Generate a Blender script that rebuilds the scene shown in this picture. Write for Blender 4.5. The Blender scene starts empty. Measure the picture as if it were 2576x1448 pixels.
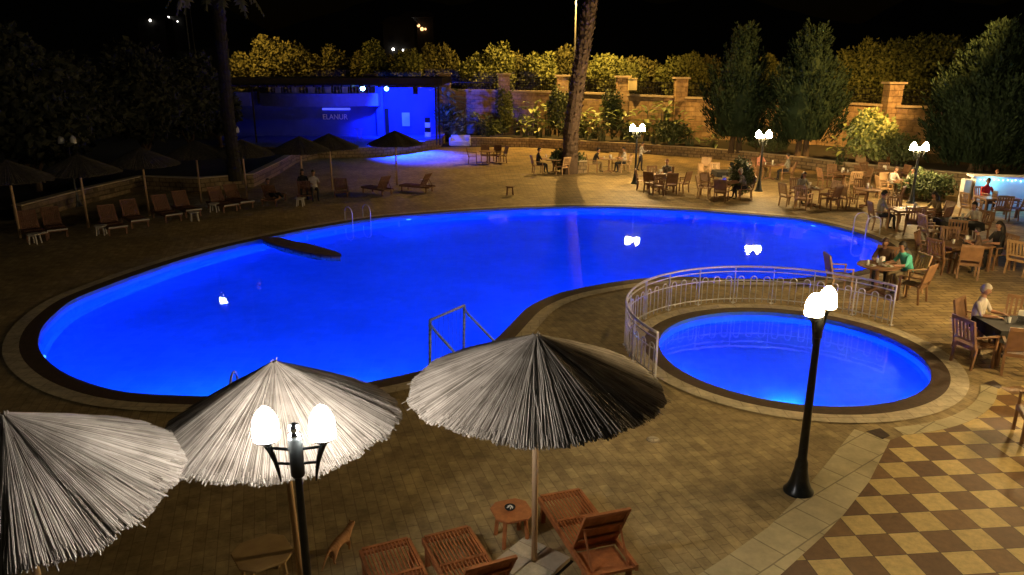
import bpy, bmesh, math, random
from mathutils import Vector, Matrix, Euler
from mathutils.geometry import delaunay_2d_cdt
R = math.radians
scene = bpy.context.scene
COL = scene.collection

# ------------------------------------------------------------------ camera
F_PX, PITCH, CAM_H = 1878.0, R(16.43), 6.7
PW, PH = 2576.0, 1447.7
cam_d = bpy.data.cameras.new('camera')
cam = bpy.data.objects.new('camera', cam_d)
COL.objects.link(cam)
cam_d.sensor_width = 36
cam_d.lens = 36 * F_PX / PW
cam_d.clip_start = 0.1
cam_d.clip_end = 2000
cam.location = (0, 0, CAM_H)
cam.rotation_euler = (R(90) - PITCH, 0, 0)
scene.camera = cam

# ------------------------------------------------------------------ night sky and faint moon
world = bpy.data.worlds.new("World")
scene.world = world
world.use_nodes = True
wn = world.node_tree
sky = wn.nodes.new('ShaderNodeTexSky')
sky.sky_type = 'NISHITA'
sky.sun_disc = False
sky.sun_elevation = R(1.0)
sky.sun_rotation = R(200)
bgn = wn.nodes['Background']
wn.links.new(sky.outputs[0], bgn.inputs[0])
bgn.inputs[1].default_value = 0.0006
moon_d = bpy.data.lights.new('moon', 'SUN')
moon_d.energy = 0.034
moon_d.angle = R(0.5)
moon_d.color = (1, .9, .7)
moon = bpy.data.objects.new('moon', moon_d)
moon.rotation_euler = (R(48), 0, R(20))
COL.objects.link(moon)
vs = scene.view_settings
vs.view_transform = 'Standard'
vs.look = 'None'
vs.exposure = 0
vs.gamma = 1
scene.render.engine = 'CYCLES'
cy = scene.cycles
cy.use_denoising = True
cy.max_bounces = 8
cy.diffuse_bounces = 3
cy.glossy_bounces = 3
cy.transmission_bounces = 5
cy.transparent_max_bounces = 6
cy.caustics_reflective = False
cy.caustics_refractive = True
cy.sample_clamp_indirect = 0
cy.blur_glossy = 0.5
cy.use_light_tree = True


# ------------------------------------------------------------------ measuring helpers (photo measurements to metres)
def ray(u, v):
    a = (u - PW / 2) / F_PX
    b = -(v - PH / 2) / F_PX
    y = math.cos(PITCH) + b * math.sin(PITCH)
    z = -math.sin(PITCH) + b * math.cos(PITCH)
    return a, y, z


def G(u, v, z=0.0):
    a, y, zz = ray(u, v)
    t = (z - CAM_H) / zz
    return Vector((a * t, y * t, z))


def AT(u, v, Y):
    a, y, zz = ray(u, v)
    t = Y / y
    return Vector((a * t, Y, CAM_H + zz * t))


# ------------------------------------------------------------------ object helpers
def tag(o, label=None, cat=None, group=None, kind=None):
    if label: o['label'] = label
    if cat: o['category'] = cat
    if group: o['group'] = group
    if kind: o['kind'] = kind
    return o


def empty(name, loc, rz=0, label=None, cat=None, group=None):
    o = bpy.data.objects.new(name, None)
    COL.objects.link(o)
    o.location = loc
    o.rotation_euler = (0, 0, rz)
    o.empty_display_size = .1
    return tag(o, label, cat, group)


def copy_tree(o, parent=None):
    c = o.copy()
    COL.objects.link(c)
    c.parent = parent
    for ch in [x for x in bpy.data.objects if x.parent == o]:
        copy_tree(ch, c)
    return c


def copy_thing(proto, loc, rz, label, group=None, scale=None, cat=None):
    c = copy_tree(proto)
    c.location = loc
    c.rotation_euler = (0, 0, rz)
    if scale is not None: c.scale = (scale,) * 3 if not isinstance(scale, tuple) else scale
    c['label'] = label
    if group: c['group'] = group
    if cat: c['category'] = cat
    return c


class MB:
    def __init__(s):
        s.v = []
        s.f = []
        s.m = []

    def add(s, vs_, fs_, mi=0):
        n = len(s.v)
        s.v += [tuple(x) for x in vs_]
        s.f += [tuple(i + n for i in f) for f in fs_]
        s.m += [mi] * len(fs_)
        return s

    def box(s, c, d, M=None, mi=0):
        c = Vector(c)
        x, y, z = d[0] / 2, d[1] / 2, d[2] / 2
        P = [Vector((i * x, j * y, k * z)) for k in (-1, 1) for i, j in ((-1, -1), (1, -1), (1, 1), (-1, 1))]
        P = [(M @ p if M else p) + c for p in P]
        return s.add(P, [(3, 2, 1, 0), (4, 5, 6, 7), (0, 1, 5, 4), (1, 2, 6, 5), (2, 3, 7, 6), (3, 0, 4, 7)], mi)

    def bar(s, a, b, w, h=None, mi=0):
        a, b = Vector(a), Vector(b)
        d = b - a
        q = d.to_track_quat('Z', 'Y').to_matrix()
        return s.box((a + b) / 2, (w, h or w, d.length), q, mi)

    def tube(s, pts, r, n=8, cap=True, closed=False, mi=0):
        pts = [Vector(p) for p in pts]
        rs = r if isinstance(r, (list, tuple)) else [r] * len(pts)
        base = len(s.v)
        N = len(pts)
        up = None
        for i, p in enumerate(pts):
            if closed:
                t = pts[(i + 1) % N] - pts[i - 1]
            else:
                t = pts[min(i + 1, N - 1)] - pts[max(i - 1, 0)]
            t.normalize()
            if up is None:
                up = Vector((0, 0, 1)) if abs(t.z) < .9 else Vector((1, 0, 0))
            x = t.cross(up)
            if x.length < 1e-4:
                x = t.orthogonal()
            x.normalize()
            y = x.cross(t).normalized()
            up = y
            for k in range(n):
                a = 2 * math.pi * k / n
                s.v.append(tuple(p + (x * math.cos(a) + y * math.sin(a)) * rs[i]))
        for i in range(N if closed else N - 1):
            j = (i + 1) % N
            for k in range(n):
                l = (k + 1) % n
                s.f.append((base + i * n + k, base + i * n + l, base + j * n + l, base + j * n + k))
                s.m.append(mi)
        if cap and not closed:
            s.f.append(tuple(base + k for k in reversed(range(n))))
            s.f.append(tuple(base + (N - 1) * n + k for k in range(n)))
            s.m += [mi, mi]
        return s

    def lathe(s, prof, n=16, c=(0, 0, 0), mi=0, M=None):
        base = len(s.v)
        c = Vector(c)
        for (r, z) in prof:
            for k in range(n):
                a = 2 * math.pi * k / n
                p = Vector((r * math.cos(a), r * math.sin(a), z))
                s.v.append(tuple((M @ p if M else p) + c))
        for i in range(len(prof) - 1):
            for k in range(n):
                l = (k + 1) % n
                s.f.append((base + i * n + k, base + i * n + l, base + (i + 1) * n + l, base + (i + 1) * n + k))
                s.m.append(mi)
        s.f.append(tuple(base + k for k in reversed(range(n))))
        s.f.append(tuple(base + (len(prof) - 1) * n + k for k in range(n)))
        s.m += [mi, mi]
        return s

    def prism(s, poly, z0, z1, mi=0):
        n = len(poly)
        vs_ = [(p[0], p[1], z0) for p in poly] + [(p[0], p[1], z1) for p in poly]
        fs_ = [tuple(reversed(range(n))), tuple(range(n, 2 * n))]
        fs_ += [(i, (i + 1) % n, n + (i + 1) % n, n + i) for i in range(n)]
        return s.add(vs_, fs_, mi)

    def build(s, name, mats, parent=None, smooth=False, bevel=0):
        me = bpy.data.meshes.new(name)
        me.from_pydata(s.v, [], s.f)
        if not isinstance(mats, (list, tuple)): mats = [mats]
        for m in mats: me.materials.append(m)
        if len(mats) > 1: me.polygons.foreach_set('material_index', s.m)
        if smooth: me.polygons.foreach_set('use_smooth', [True] * len(me.polygons))
        me.update()
        o = bpy.data.objects.new(name, me)
        COL.objects.link(o)
        o.parent = parent
        if bevel:
            b = o.modifiers.new('bevel', 'BEVEL')
            b.width = bevel
            b.segments = 2
            b.limit_method = 'ANGLE'
        return o


# ------------------------------------------------------------------ materials
class NT:
    def __init__(s, name):
        s.mat = bpy.data.materials.new(name)
        s.mat.use_nodes = True
        s.t = s.mat.node_tree
        s.b = s.t.nodes['Principled BSDF']

    def n(s, kind, **kw):
        nd = s.t.nodes.new(kind)
        for k, v in kw.items():
            if k[0] == 'i' and k[1:].isdigit():
                nd.inputs[int(k[1:])].default_value = v
            else:
                setattr(nd, k, v)
        return nd

    def l(s, a, b):
        s.t.links.new(a, b)


def rgba(c): return (c[0], c[1], c[2], 1)


def simple(name, c, rough=.6, metal=0, c2=None, scale=6, bump=0, island=False, bscale=None, spec=.5, detail=5, stretch=None):
    m = NT(name)
    b = m.b
    b.inputs['Roughness'].default_value = rough
    b.inputs['Metallic'].default_value = metal
    b.inputs['Specular IOR Level'].default_value = spec
    b.inputs['Base Color'].default_value = rgba(c)
    tc = m.n('ShaderNodeTexCoord')
    co = tc.outputs['Object']
    if stretch:
        mp = m.n('ShaderNodeMapping')
        mp.inputs['Scale'].default_value = stretch
        m.l(co, mp.inputs[0])
        co = mp.outputs[0]
    if c2:
        mx = m.n('ShaderNodeMix', data_type='RGBA')
        mx.inputs[6].default_value = rgba(c)
        mx.inputs[7].default_value = rgba(c2)
        nz = m.n('ShaderNodeTexNoise')
        nz.inputs['Scale'].default_value = scale
        nz.inputs['Detail'].default_value = detail
        m.l(co, nz.inputs['Vector'])
        rp = m.n('ShaderNodeMapRange')
        rp.inputs[1].default_value = .3
        rp.inputs[2].default_value = .7
        m.l(nz.outputs[0], rp.inputs[0])
        if island:
            ge = m.n('ShaderNodeNewGeometry')
            av = m.n('ShaderNodeMath', operation='MULTIPLY_ADD')
            av.inputs[1].default_value = .65
            sc_ = m.n('ShaderNodeMath', operation='MULTIPLY')
            sc_.inputs[1].default_value = .35
            m.l(rp.outputs[0], sc_.inputs[0])
            m.l(ge.outputs['Random Per Island'], av.inputs[0])
            m.l(sc_.outputs[0], av.inputs[2])
            m.l(av.outputs[0], mx.inputs[0])
        else:
            m.l(rp.outputs[0], mx.inputs[0])
        m.l(mx.outputs[2], b.inputs['Base Color'])
    if bump:
        nb = m.n('ShaderNodeTexNoise')
        nb.inputs['Scale'].default_value = bscale or scale * 4
        nb.inputs['Detail'].default_value = 4
        m.l(co, nb.inputs['Vector'])
        bp = m.n('ShaderNodeBump')
        bp.inputs['Strength'].default_value = bump
        bp.inputs['Distance'].default_value = .03
        m.l(nb.outputs[0], bp.inputs['Height'])
        m.l(bp.outputs[0], b.inputs['Normal'])
    return m.mat


def brick(name, c1, c2, mortar, bw, bh, ms=.01, rot=0, off=(0, 0, 0), rough=.7, bump=.3, noise=.5, offset=.5, vertical=False, nscale=3.0, dirt=None):
    m = NT(name)
    tc = m.n('ShaderNodeTexCoord')
    mp = m.n('ShaderNodeMapping')
    mp.inputs['Rotation'].default_value = (R(90) if vertical else 0, 0, rot)
    if vertical: mp.inputs['Rotation'].default_value = (R(-90), 0, 0)
    mp.inputs['Location'].default_value = off
    m.l(tc.outputs['Object'], mp.inputs[0])
    wob = m.n('ShaderNodeTexNoise')
    wob.inputs['Scale'].default_value = 3
    m.l(mp.outputs[0], wob.inputs['Vector'])
    wm = m.n('ShaderNodeMix', data_type='RGBA', blend_type='LINEAR_LIGHT')
    wm.inputs[0].default_value = ms * .8
    m.l(mp.outputs[0], wm.inputs[6])
    m.l(wob.outputs['Color'], wm.inputs[7])
    bt = m.n('ShaderNodeTexBrick')
    bt.offset = offset
    bt.inputs['Color1'].default_value = rgba(c1)
    bt.inputs['Color2'].default_value = rgba(c2)
    bt.inputs['Mortar'].default_value = rgba(mortar)
    bt.inputs['Scale'].default_value = 1
    bt.inputs['Mortar Size'].default_value = ms
    bt.inputs['Brick Width'].default_value = bw
    bt.inputs['Row Height'].default_value = bh
    m.l(wm.outputs[2], bt.inputs['Vector'])
    nz = m.n('ShaderNodeTexNoise')
    nz.inputs['Scale'].default_value = nscale
    nz.inputs['Detail'].default_value = 8
    nz.inputs['Roughness'].default_value = .7
    m.l(tc.outputs['Object'], nz.inputs['Vector'])
    rp = m.n('ShaderNodeMapRange')
    rp.inputs[1].default_value = .25
    rp.inputs[2].default_value = .75
    rp.inputs[3].default_value = 1 - noise
    rp.inputs[4].default_value = 1 + noise * .5
    m.l(nz.outputs[0], rp.inputs[0])
    st = m.n('ShaderNodeTexNoise')
    st.inputs['Scale'].default_value = .45
    st.inputs['Detail'].default_value = 7
    st.inputs['Roughness'].default_value = .62
    m.l(tc.outputs['Object'], st.inputs['Vector'])
    sr_ = m.n('ShaderNodeMapRange')
    sr_.inputs[1].default_value = .32
    sr_.inputs[2].default_value = .62
    sr_.inputs[3].default_value = 1 - noise * .6
    sr_.inputs[4].default_value = 1.12
    m.l(st.outputs[0], sr_.inputs[0])
    sm_ = m.n('ShaderNodeMath', operation='MULTIPLY')
    m.l(rp.outputs[0], sm_.inputs[0])
    m.l(sr_.outputs[0], sm_.inputs[1])
    mul = m.n('ShaderNodeVectorMath', operation='SCALE')
    m.l(bt.outputs[0], mul.inputs[0])
    m.l(sm_.outputs[0], mul.inputs['Scale'])
    m.l(mul.outputs[0], m.b.inputs['Base Color'])
    m.b.inputs['Roughness'].default_value = rough
    bp = m.n('ShaderNodeBump')
    bp.inputs['Strength'].default_value = bump
    bp.inputs['Distance'].default_value = .02
    sub = m.n('ShaderNodeMath', operation='MULTIPLY_ADD')
    sub.inputs[1].default_value = .5
    m.l(nz.outputs[0], sub.inputs[0])
    inv = m.n('ShaderNodeMath', operation='MULTIPLY')
    inv.inputs[1].default_value = -1
    m.l(bt.outputs['Fac'], inv.inputs[0])
    m.l(inv.outputs[0], sub.inputs[2])
    m.l(sub.outputs[0], bp.inputs['Height'])
    m.l(bp.outputs[0], m.b.inputs['Normal'])
    return m.mat


def emit(name, c, s):
    m = NT(name)
    m.b.inputs['Base Color'].default_value = rgba(c)
    m.b.inputs['Emission Color'].default_value = rgba(c)
    m.b.inputs['Emission Strength'].default_value = s
    return m.mat


TILE_A = R(5.07)
M = {}
M['deck'] = brick('deck_pavers', (.50, .385, .185), (.37, .275, .13), (.31, .225, .108), .34, .17, .008, rot=R(72), noise=.6, nscale=3.2)
M['terrace'] = brick('terrace_pavers', (.44, .325, .15), (.31, .22, .095), (.16, .11, .05), .5, .25, .016, rot=R(-3), noise=.6, nscale=1.3)
M['light_stone'] = brick('light_path_slabs', (.62, .55, .33), (.54, .46, .27), (.30, .25, .15), .6, .6, .012, rot=R(-38), noise=.35, nscale=2)
M['coping'] = brick('coping_slabs', (.66, .58, .40), (.58, .50, .34), (.44, .36, .25), .5, .5, .01, rot=0, noise=.45, nscale=5)
M['gutter'] = simple('dark_gutter_tile', (.085, .05, .03), .75, c2=(.05, .032, .02), scale=9, bump=.3)
M['dark_tile'] = simple('dark_slate', (.06, .035, .025), .6, c2=(.035, .02, .015), scale=12, bump=.3)
M['earth'] = simple('dark_earth', (.05, .04, .025), .95, c2=(.03, .03, .015), scale=.6, bump=.6)
M['stone'] = brick('stone_blocks', (.52, .38, .22), (.40, .27, .15), (.27, .18, .10), .9, .42, .02, vertical=True, bump=.9, noise=.65, nscale=2.6, offset=.37)
M['rubble'] = brick('rubble_blocks', (.40, .30, .17), (.30, .21, .11), (.17, .12, .065), .42, .24, .03, vertical=True, bump=.8, noise=.6, nscale=5, offset=.43)
M['cap'] = simple('pale_cap_stone', (.55, .46, .32), .7, c2=(.42, .34, .23), scale=5, bump=.2)
M['iron'] = simple('black_iron', (.012, .012, .013), .4, .6)
M['post'] = simple('black_enamel', (.020, .024, .024), .3, .3, c2=(.035, .038, .036), scale=14)
M['steel'] = simple('stainless_steel', (.80, .80, .84), .38, .35, c2=(.62, .62, .66), scale=10)
M['chrome'] = simple('polished_steel', (.85, .85, .88), .12, 1)
M['green_pipe'] = simple('chipped_green_paint', (.03, .08, .06), .5, c2=(.35, .42, .36), scale=20, detail=8)
M['net'] = simple('net_cord', (.03, .05, .08), .9)
M['reed'] = simple('dry_reed', (.06, .045, .028), .75, c2=(.56, .49, .40), scale=3, island=True, spec=.25, stretch=(1, 1, 1))
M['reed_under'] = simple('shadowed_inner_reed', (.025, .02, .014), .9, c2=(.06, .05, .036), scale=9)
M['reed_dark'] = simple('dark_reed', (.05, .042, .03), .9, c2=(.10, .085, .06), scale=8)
M['pole_wood'] = simple('pale_round_pole', (.62, .43, .24), .6, c2=(.50, .33, .18), scale=3, stretch=(8, 8, 1), bump=.15)
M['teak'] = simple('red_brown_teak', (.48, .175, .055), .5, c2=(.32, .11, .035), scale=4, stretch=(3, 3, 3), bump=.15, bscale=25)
M['chair_wood'] = simple('brown_chair_wood', (.30, .165, .08), .55, c2=(.17, .09, .045), scale=5, bump=.1)
M['chair_light'] = simple('light_chair_wood', (.50, .33, .17), .55, c2=(.36, .22, .11), scale=5, bump=.1)
M['plastic'] = simple('white_plastic', (.62, .58, .52), .45, c2=(.5, .47, .42), scale=5)
M['palm_bark_dimmed'] = simple('dimmed_palm_fibre', (.03, .025, .012), .95, c2=(.015, .012, .008), scale=6, bump=.6)  # palm bark with shade put into its colour, against stray blue light
M['garden_leaf'] = simple('garden_leaf', (.02, .024, .012), .8, c2=(.05, .055, .025), scale=1.0, island=True)
M['bark'] = simple('conifer_bark', (.10, .065, .04), .9, c2=(.05, .035, .022), scale=6, stretch=(1, 1, .2), bump=.7)
M['palm_bark'] = simple('palm_fibre', (.15, .10, .068), .9, c2=(.05, .033, .022), scale=5, island=True, bump=.6)
M['conifer'] = simple('conifer_foliage', (.006, .014, .007), .8, c2=(.020, .042, .022), scale=1.2, island=True, spec=.2)
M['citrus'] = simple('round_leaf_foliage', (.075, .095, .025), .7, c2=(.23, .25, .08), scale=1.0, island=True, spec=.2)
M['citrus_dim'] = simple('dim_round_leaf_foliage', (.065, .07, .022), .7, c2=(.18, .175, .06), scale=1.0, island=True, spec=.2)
M['big_leaf'] = simple('broad_leaf', (.14, .20, .055), .45, c2=(.44, .50, .20), scale=2, island=True)
M['shrub'] = simple('shrub_leaf', (.03, .05, .018), .6, c2=(.10, .13, .045), scale=3, island=True)
M['palm_leaf'] = simple('palm_frond', (.05, .06, .03), .6, c2=(.10, .10, .06), scale=3, island=True)
M['plaster'] = simple('white_plaster', (.55, .55, .55), .85, c2=(.42, .42, .42), scale=1.2, bump=.1)
M['stage_blue'] = simple('blue_light_tinted_wall', (.06, .09, .42), .8, c2=(.045, .07, .34), scale=1.2)  # blue of the stage light put into the wall colour
M['parapet'] = simple('blue_light_tinted_parapet', (.12, .14, .42), .85, c2=(.10, .11, .30), scale=2)  # parapet plaster tinted with the blue of the stage light
M['roof'] = simple('dark_roof_sheet', (.018, .014, .01), .9, c2=(.03, .022, .016), scale=3)
M['black'] = simple('black_cloth', (.008, .008, .009), .8)
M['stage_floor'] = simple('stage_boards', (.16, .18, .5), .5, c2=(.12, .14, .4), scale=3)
M['white_pad'] = simple('white_vinyl', (.78, .78, .78), .4)
M['bar_face'] = simple('pale_bar_panel', (.70, .72, .70), .6, c2=(.6, .62, .6), scale=2)
M['ceramic'] = simple('white_ceramic', (.8, .78, .74), .3)
M['paper'] = simple('white_paper', (.78, .76, .70), .8)
M['glass_dark'] = simple('dark_window_glass', (.02, .022, .03), .1)
M['house'] = simple('house_render', (.02, .018, .016), .9, c2=(.013, .012, .011), scale=1)
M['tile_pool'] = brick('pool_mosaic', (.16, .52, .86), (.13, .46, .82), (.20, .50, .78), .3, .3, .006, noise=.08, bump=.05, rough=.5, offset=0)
M['tile_wall_dimmed'] = brick('dimmed_pool_wall_mosaic', (.06, .22, .44), (.05, .19, .40), (.08, .22, .38), .3, .3, .006, noise=.08, bump=.05, rough=.5, offset=0, vertical=True)  # darker copy of the floor mosaic; shade in the colour calms lamp-lit walls
M['letter'] = simple('pale_letters', (.9, .9, .9), .5)
M['cat'] = simple('ginger_fur', (.55, .30, .13), .9, c2=(.36, .17, .07), scale=7, stretch=(1, 5, 1), bump=.3, bscale=60)


def skin_mat(name, c): return simple(name, c, .55, c2=tuple(x * .85 for x in c), scale=12)


M['skin'] = skin_mat('skin', (.40, .21, .13))
M['shoe'] = simple('dark_shoes', (.02, .017, .015), .5)
M['face_line'] = simple('eye_and_lip', (.06, .02, .018), .4)

# lamp glass: gives off light
LAMP_COOL = (1.0, .94, .90)
LAMP_WARM = (1.0, .68, .30)
M['globe_near'] = emit('lit_globe_near', LAMP_COOL, 250)
M['globe_right'] = emit('lit_globe_mid', (1.0, .74, .40), 330)
M['globe_far'] = emit('lit_globe_far', LAMP_WARM, 600)
M['globe_added'] = emit('lit_globe_added', LAMP_WARM, 520)
M['globe_off'] = simple('unlit_milk_glass', (.6, .6, .58), .25)
M['blue_led'] = emit('blue_led', (.02, .15, 1), 40)
M['cyan_led'] = emit('cyan_led', (.15, .5, 1), 14)
M['white_led'] = emit('white_spot_glass', (.35, .9, 1), 30)
M['bar_tube'] = emit('blue_tube_lamp', (.06, .08, 1), 1.6)
M['sodium'] = emit('sodium_lens', (1, .6, .15), 60)
M['sodium_dim'] = emit('dim_sodium_lens', (1, .5, .12), 1.5)
M['far_lamp'] = emit('distant_lamp', (1, .95, .85), 9)
M['far_warm'] = emit('distant_warm_lamp', (1, .5, .2), 3)
M['pool_lens'] = emit('underwater_lens', (.10, .45, 1), 2)
M['phone'] = emit('phone_screen', (.7, .75, 1), 4)


def water_mat():
    m = NT('pool_water')
    t = m.t
    t.nodes.remove(m.b)
    out = [n for n in t.nodes if n.type == 'OUTPUT_MATERIAL'][0]
    tc = m.n('ShaderNodeTexCoord')
    nz = m.n('ShaderNodeTexNoise')
    nz.inputs['Scale'].default_value = 1.6
    nz.inputs['Detail'].default_value = 3
    m.l(tc.outputs['Object'], nz.inputs['Vector'])
    bp = m.n('ShaderNodeBump')
    bp.inputs['Strength'].default_value = .06
    bp.inputs['Distance'].default_value = .05
    m.l(nz.outputs[0], bp.inputs['Height'])
    rf = m.n('ShaderNodeBsdfRefraction')
    rf.inputs['IOR'].default_value = 1.33
    rf.inputs['Roughness'].default_value = 0
    rf.inputs['Color'].default_value = (.9, .95, 1, 1)
    gl = m.n('ShaderNodeBsdfGlossy')
    gl.inputs['Roughness'].default_value = .02
    fr = m.n('ShaderNodeFresnel')
    fr.inputs['IOR'].default_value = 1.33
    mx = m.n('ShaderNodeMixShader')
    for x in (rf, gl, fr): m.l(bp.outputs[0], x.inputs['Normal'])
    m.l(fr.outputs[0], mx.inputs[0])
    m.l(rf.outputs[0], mx.inputs[1])
    m.l(gl.outputs[0], mx.inputs[2])
    m.l(mx.outputs[0], out.inputs[0])
    return m.mat


M['water'] = water_mat()


def checker_mat():
    """half metre tiles, square to the lattice measured in the photograph"""
    m = NT('checker_terrace_tiles')
    tc = m.n('ShaderNodeTexCoord')
    mp = m.n('ShaderNodeMapping')
    mp.vector_type = 'TEXTURE'
    mp.inputs['Location'].default_value = (5.394, 12.147, 0)
    mp.inputs['Rotation'].default_value = (0, 0, TILE_A)
    mp.inputs['Scale'].default_value = (.4976, .4976, 1)
    m.l(tc.outputs['Object'], mp.inputs[0])
    fl = m.n('ShaderNodeVectorMath', operation='FLOOR')
    m.l(mp.outputs[0], fl.inputs[0])
    sp = m.n('ShaderNodeSeparateXYZ')
    m.l(fl.outputs[0], sp.inputs[0])
    ad = m.n('ShaderNodeMath', operation='ADD')
    m.l(sp.outputs[0], ad.inputs[0])
    m.l(sp.outputs[1], ad.inputs[1])
    pp = m.n('ShaderNodeMath', operation='PINGPONG')
    pp.inputs[1].default_value = 1
    m.l(ad.outputs[0], pp.inputs[0])
    xy = m.n('ShaderNodeCombineXYZ')
    m.l(sp.outputs[0], xy.inputs[0])
    m.l(sp.outputs[1], xy.inputs[1])
    wn_ = m.n('ShaderNodeTexWhiteNoise')
    m.l(xy.outputs[0], wn_.inputs['Vector'])
    dk = m.n('ShaderNodeMix', data_type='RGBA')
    dk.inputs[6].default_value = (.14, .07, .03, 1)
    dk.inputs[7].default_value = (.23, .125, .045, 1)
    m.l(wn_.outputs['Value'], dk.inputs[0])
    lt = m.n('ShaderNodeMix', data_type='RGBA')
    lt.inputs[6].default_value = (.64, .48, .19, 1)
    lt.inputs[7].default_value = (.52, .38, .14, 1)
    m.l(wn_.outputs['Value'], lt.inputs[0])
    mx = m.n('ShaderNodeMix', data_type='RGBA')
    m.l(pp.outputs[0], mx.inputs[0])
    m.l(lt.outputs[2], mx.inputs[6])
    m.l(dk.outputs[2], mx.inputs[7])
    nz = m.n('ShaderNodeTexNoise')
    nz.inputs['Scale'].default_value = 7
    nz.inputs['Detail'].default_value = 9
    nz.inputs['Roughness'].default_value = .75
    m.l(tc.outputs['Object'], nz.inputs['Vector'])
    rp = m.n('ShaderNodeMapRange')
    rp.inputs[1].default_value = .25
    rp.inputs[2].default_value = .75
    rp.inputs[3].default_value = .62
    rp.inputs[4].default_value = 1.25
    m.l(nz.outputs[0], rp.inputs[0])
    mul = m.n('ShaderNodeVectorMath', operation='SCALE')
    m.l(mx.outputs[2], mul.inputs[0])
    m.l(rp.outputs[0], mul.inputs['Scale'])
    # joints
    fr = m.n('ShaderNodeVectorMath', operation='FRACTION')
    m.l(mp.outputs[0], fr.inputs[0])
    s2 = m.n('ShaderNodeSeparateXYZ')
    m.l(fr.outputs[0], s2.inputs[0])
    mn = []
    for i in (0, 1):
        a = m.n('ShaderNodeMath', operation='SUBTRACT')
        a.inputs[1].default_value = .5
        m.l(s2.outputs[i], a.inputs[0])
        b = m.n('ShaderNodeMath', operation='ABSOLUTE')
        m.l(a.outputs[0], b.inputs[0])
        mn.append(b)
    mxx = m.n('ShaderNodeMath', operation='MAXIMUM')
    m.l(mn[0].outputs[0], mxx.inputs[0])
    m.l(mn[1].outputs[0], mxx.inputs[1])
    gt = m.n('ShaderNodeMath', operation='GREATER_THAN')
    gt.inputs[1].default_value = .485
    m.l(mxx.outputs[0], gt.inputs[0])
    jm = m.n('ShaderNodeMix', data_type='RGBA')
    jm.inputs[7].default_value = (.09, .05, .025, 1)
    m.l(gt.outputs[0], jm.inputs[0])
    m.l(mul.outputs[0], jm.inputs[6])
    m.l(jm.outputs[2], m.b.inputs['Base Color'])
    m.b.inputs['Roughness'].default_value = .6
    bp = m.n('ShaderNodeBump')
    bp.inputs['Strength'].default_value = .25
    bp.inputs['Distance'].default_value = .01
    m.l(nz.outputs[0], bp.inputs['Height'])
    m.l(bp.outputs[0], m.b.inputs['Normal'])
    return m.mat


M['checker'] = checker_mat()


# ------------------------------------------------------------------ ground plan
def spline(pts, sub=8):
    out = []
    n = len(pts)
    for i in range(n):
        p0, p1, p2, p3 = [Vector(pts[(i + k - 1) % n][:2]) for k in range(4)]
        for j in range(sub):
            t = j / sub
            out.append(.5 * ((2 * p1) + (p2 - p0) * t + (2 * p0 - 5 * p1 + 4 * p2 - p3) * t * t + (3 * p1 - p0 - 3 * p2 + p3) * t ** 3))
    # resample evenly
    tot = [0]
    for i in range(len(out)):
        tot.append(tot[-1] + (out[(i + 1) % len(out)] - out[i]).length)
    N = 200
    res = []
    k = 0
    for i in range(N):
        d = tot[-1] * i / N
        while tot[k + 1] < d: k += 1
        f = (d - tot[k]) / (tot[k + 1] - tot[k])
        res.append(out[k].lerp(out[(k + 1) % len(out)], f))
    return res


def offset(poly, d, smooth=2):
    n = len(poly)
    area = sum(poly[i].x * poly[(i + 1) % n].y - poly[(i + 1) % n].x * poly[i].y for i in range(n))
    s = 1 if area > 0 else -1
    res = []
    for i in range(n):
        t = (poly[(i + 1) % n] - poly[i - 1]).normalized()
        res.append(poly[i] + Vector((t.y, -t.x)) * d * s)
    for _ in range(smooth):
        res = [(res[i - 1] + res[i] * 2 + res[(i + 1) % n]) / 4 for i in range(n)]
    return res


POOL_PX = [(96, 868), (101, 838), (113, 817), (143, 787), (188, 754), (275, 719), (370, 684), (475, 650), (575, 622), (691, 596), (769, 580), (844, 567), (944, 551), (1044, 542), (1144, 534.5), (1288, 526), (1413, 521.8), (1538, 521.6), (1663, 526), (1788, 533.4), (1932, 545), (2032, 556), (2140, 582), (2182, 597), (2220, 615), (2237, 636), (2226, 657), (2185, 677), (2120, 692), (2020, 701), (1932, 704), (1813, 702), (1701, 698.5), (1613, 703), (1513, 717), (1413, 738), (1340, 768), (1309, 793), (1278, 825), (1246, 857), (1205, 887), (1140, 915), (1042, 939.5), (969, 955.7), (889, 972), (760, 989), (640, 998.5), (555, 1000.7), (450, 998), (375, 994.5), (300, 987), (225, 967), (160, 939.5), (112.6, 902)]
POOL = spline([G(u, v) for u, v in POOL_PX])
KC = Vector((6.751, 17.093))


def circ(r, n=96, c=KC): return [c + Vector((math.cos(2 * math.pi * k / n), math.sin(2 * math.pi * k / n))) * r for k in range(n)]


KID = circ(3.10)


def inside(p, poly):
    c = False
    n = len(poly)
    for i in range(n):
        a, b = poly[i], poly[i - 1]
        if (a.y > p.y) != (b.y > p.y) and p.x < (b.x - a.x) * (p.y - a.y) / (b.y - a.y) + a.x: c = not c
    return c


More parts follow.
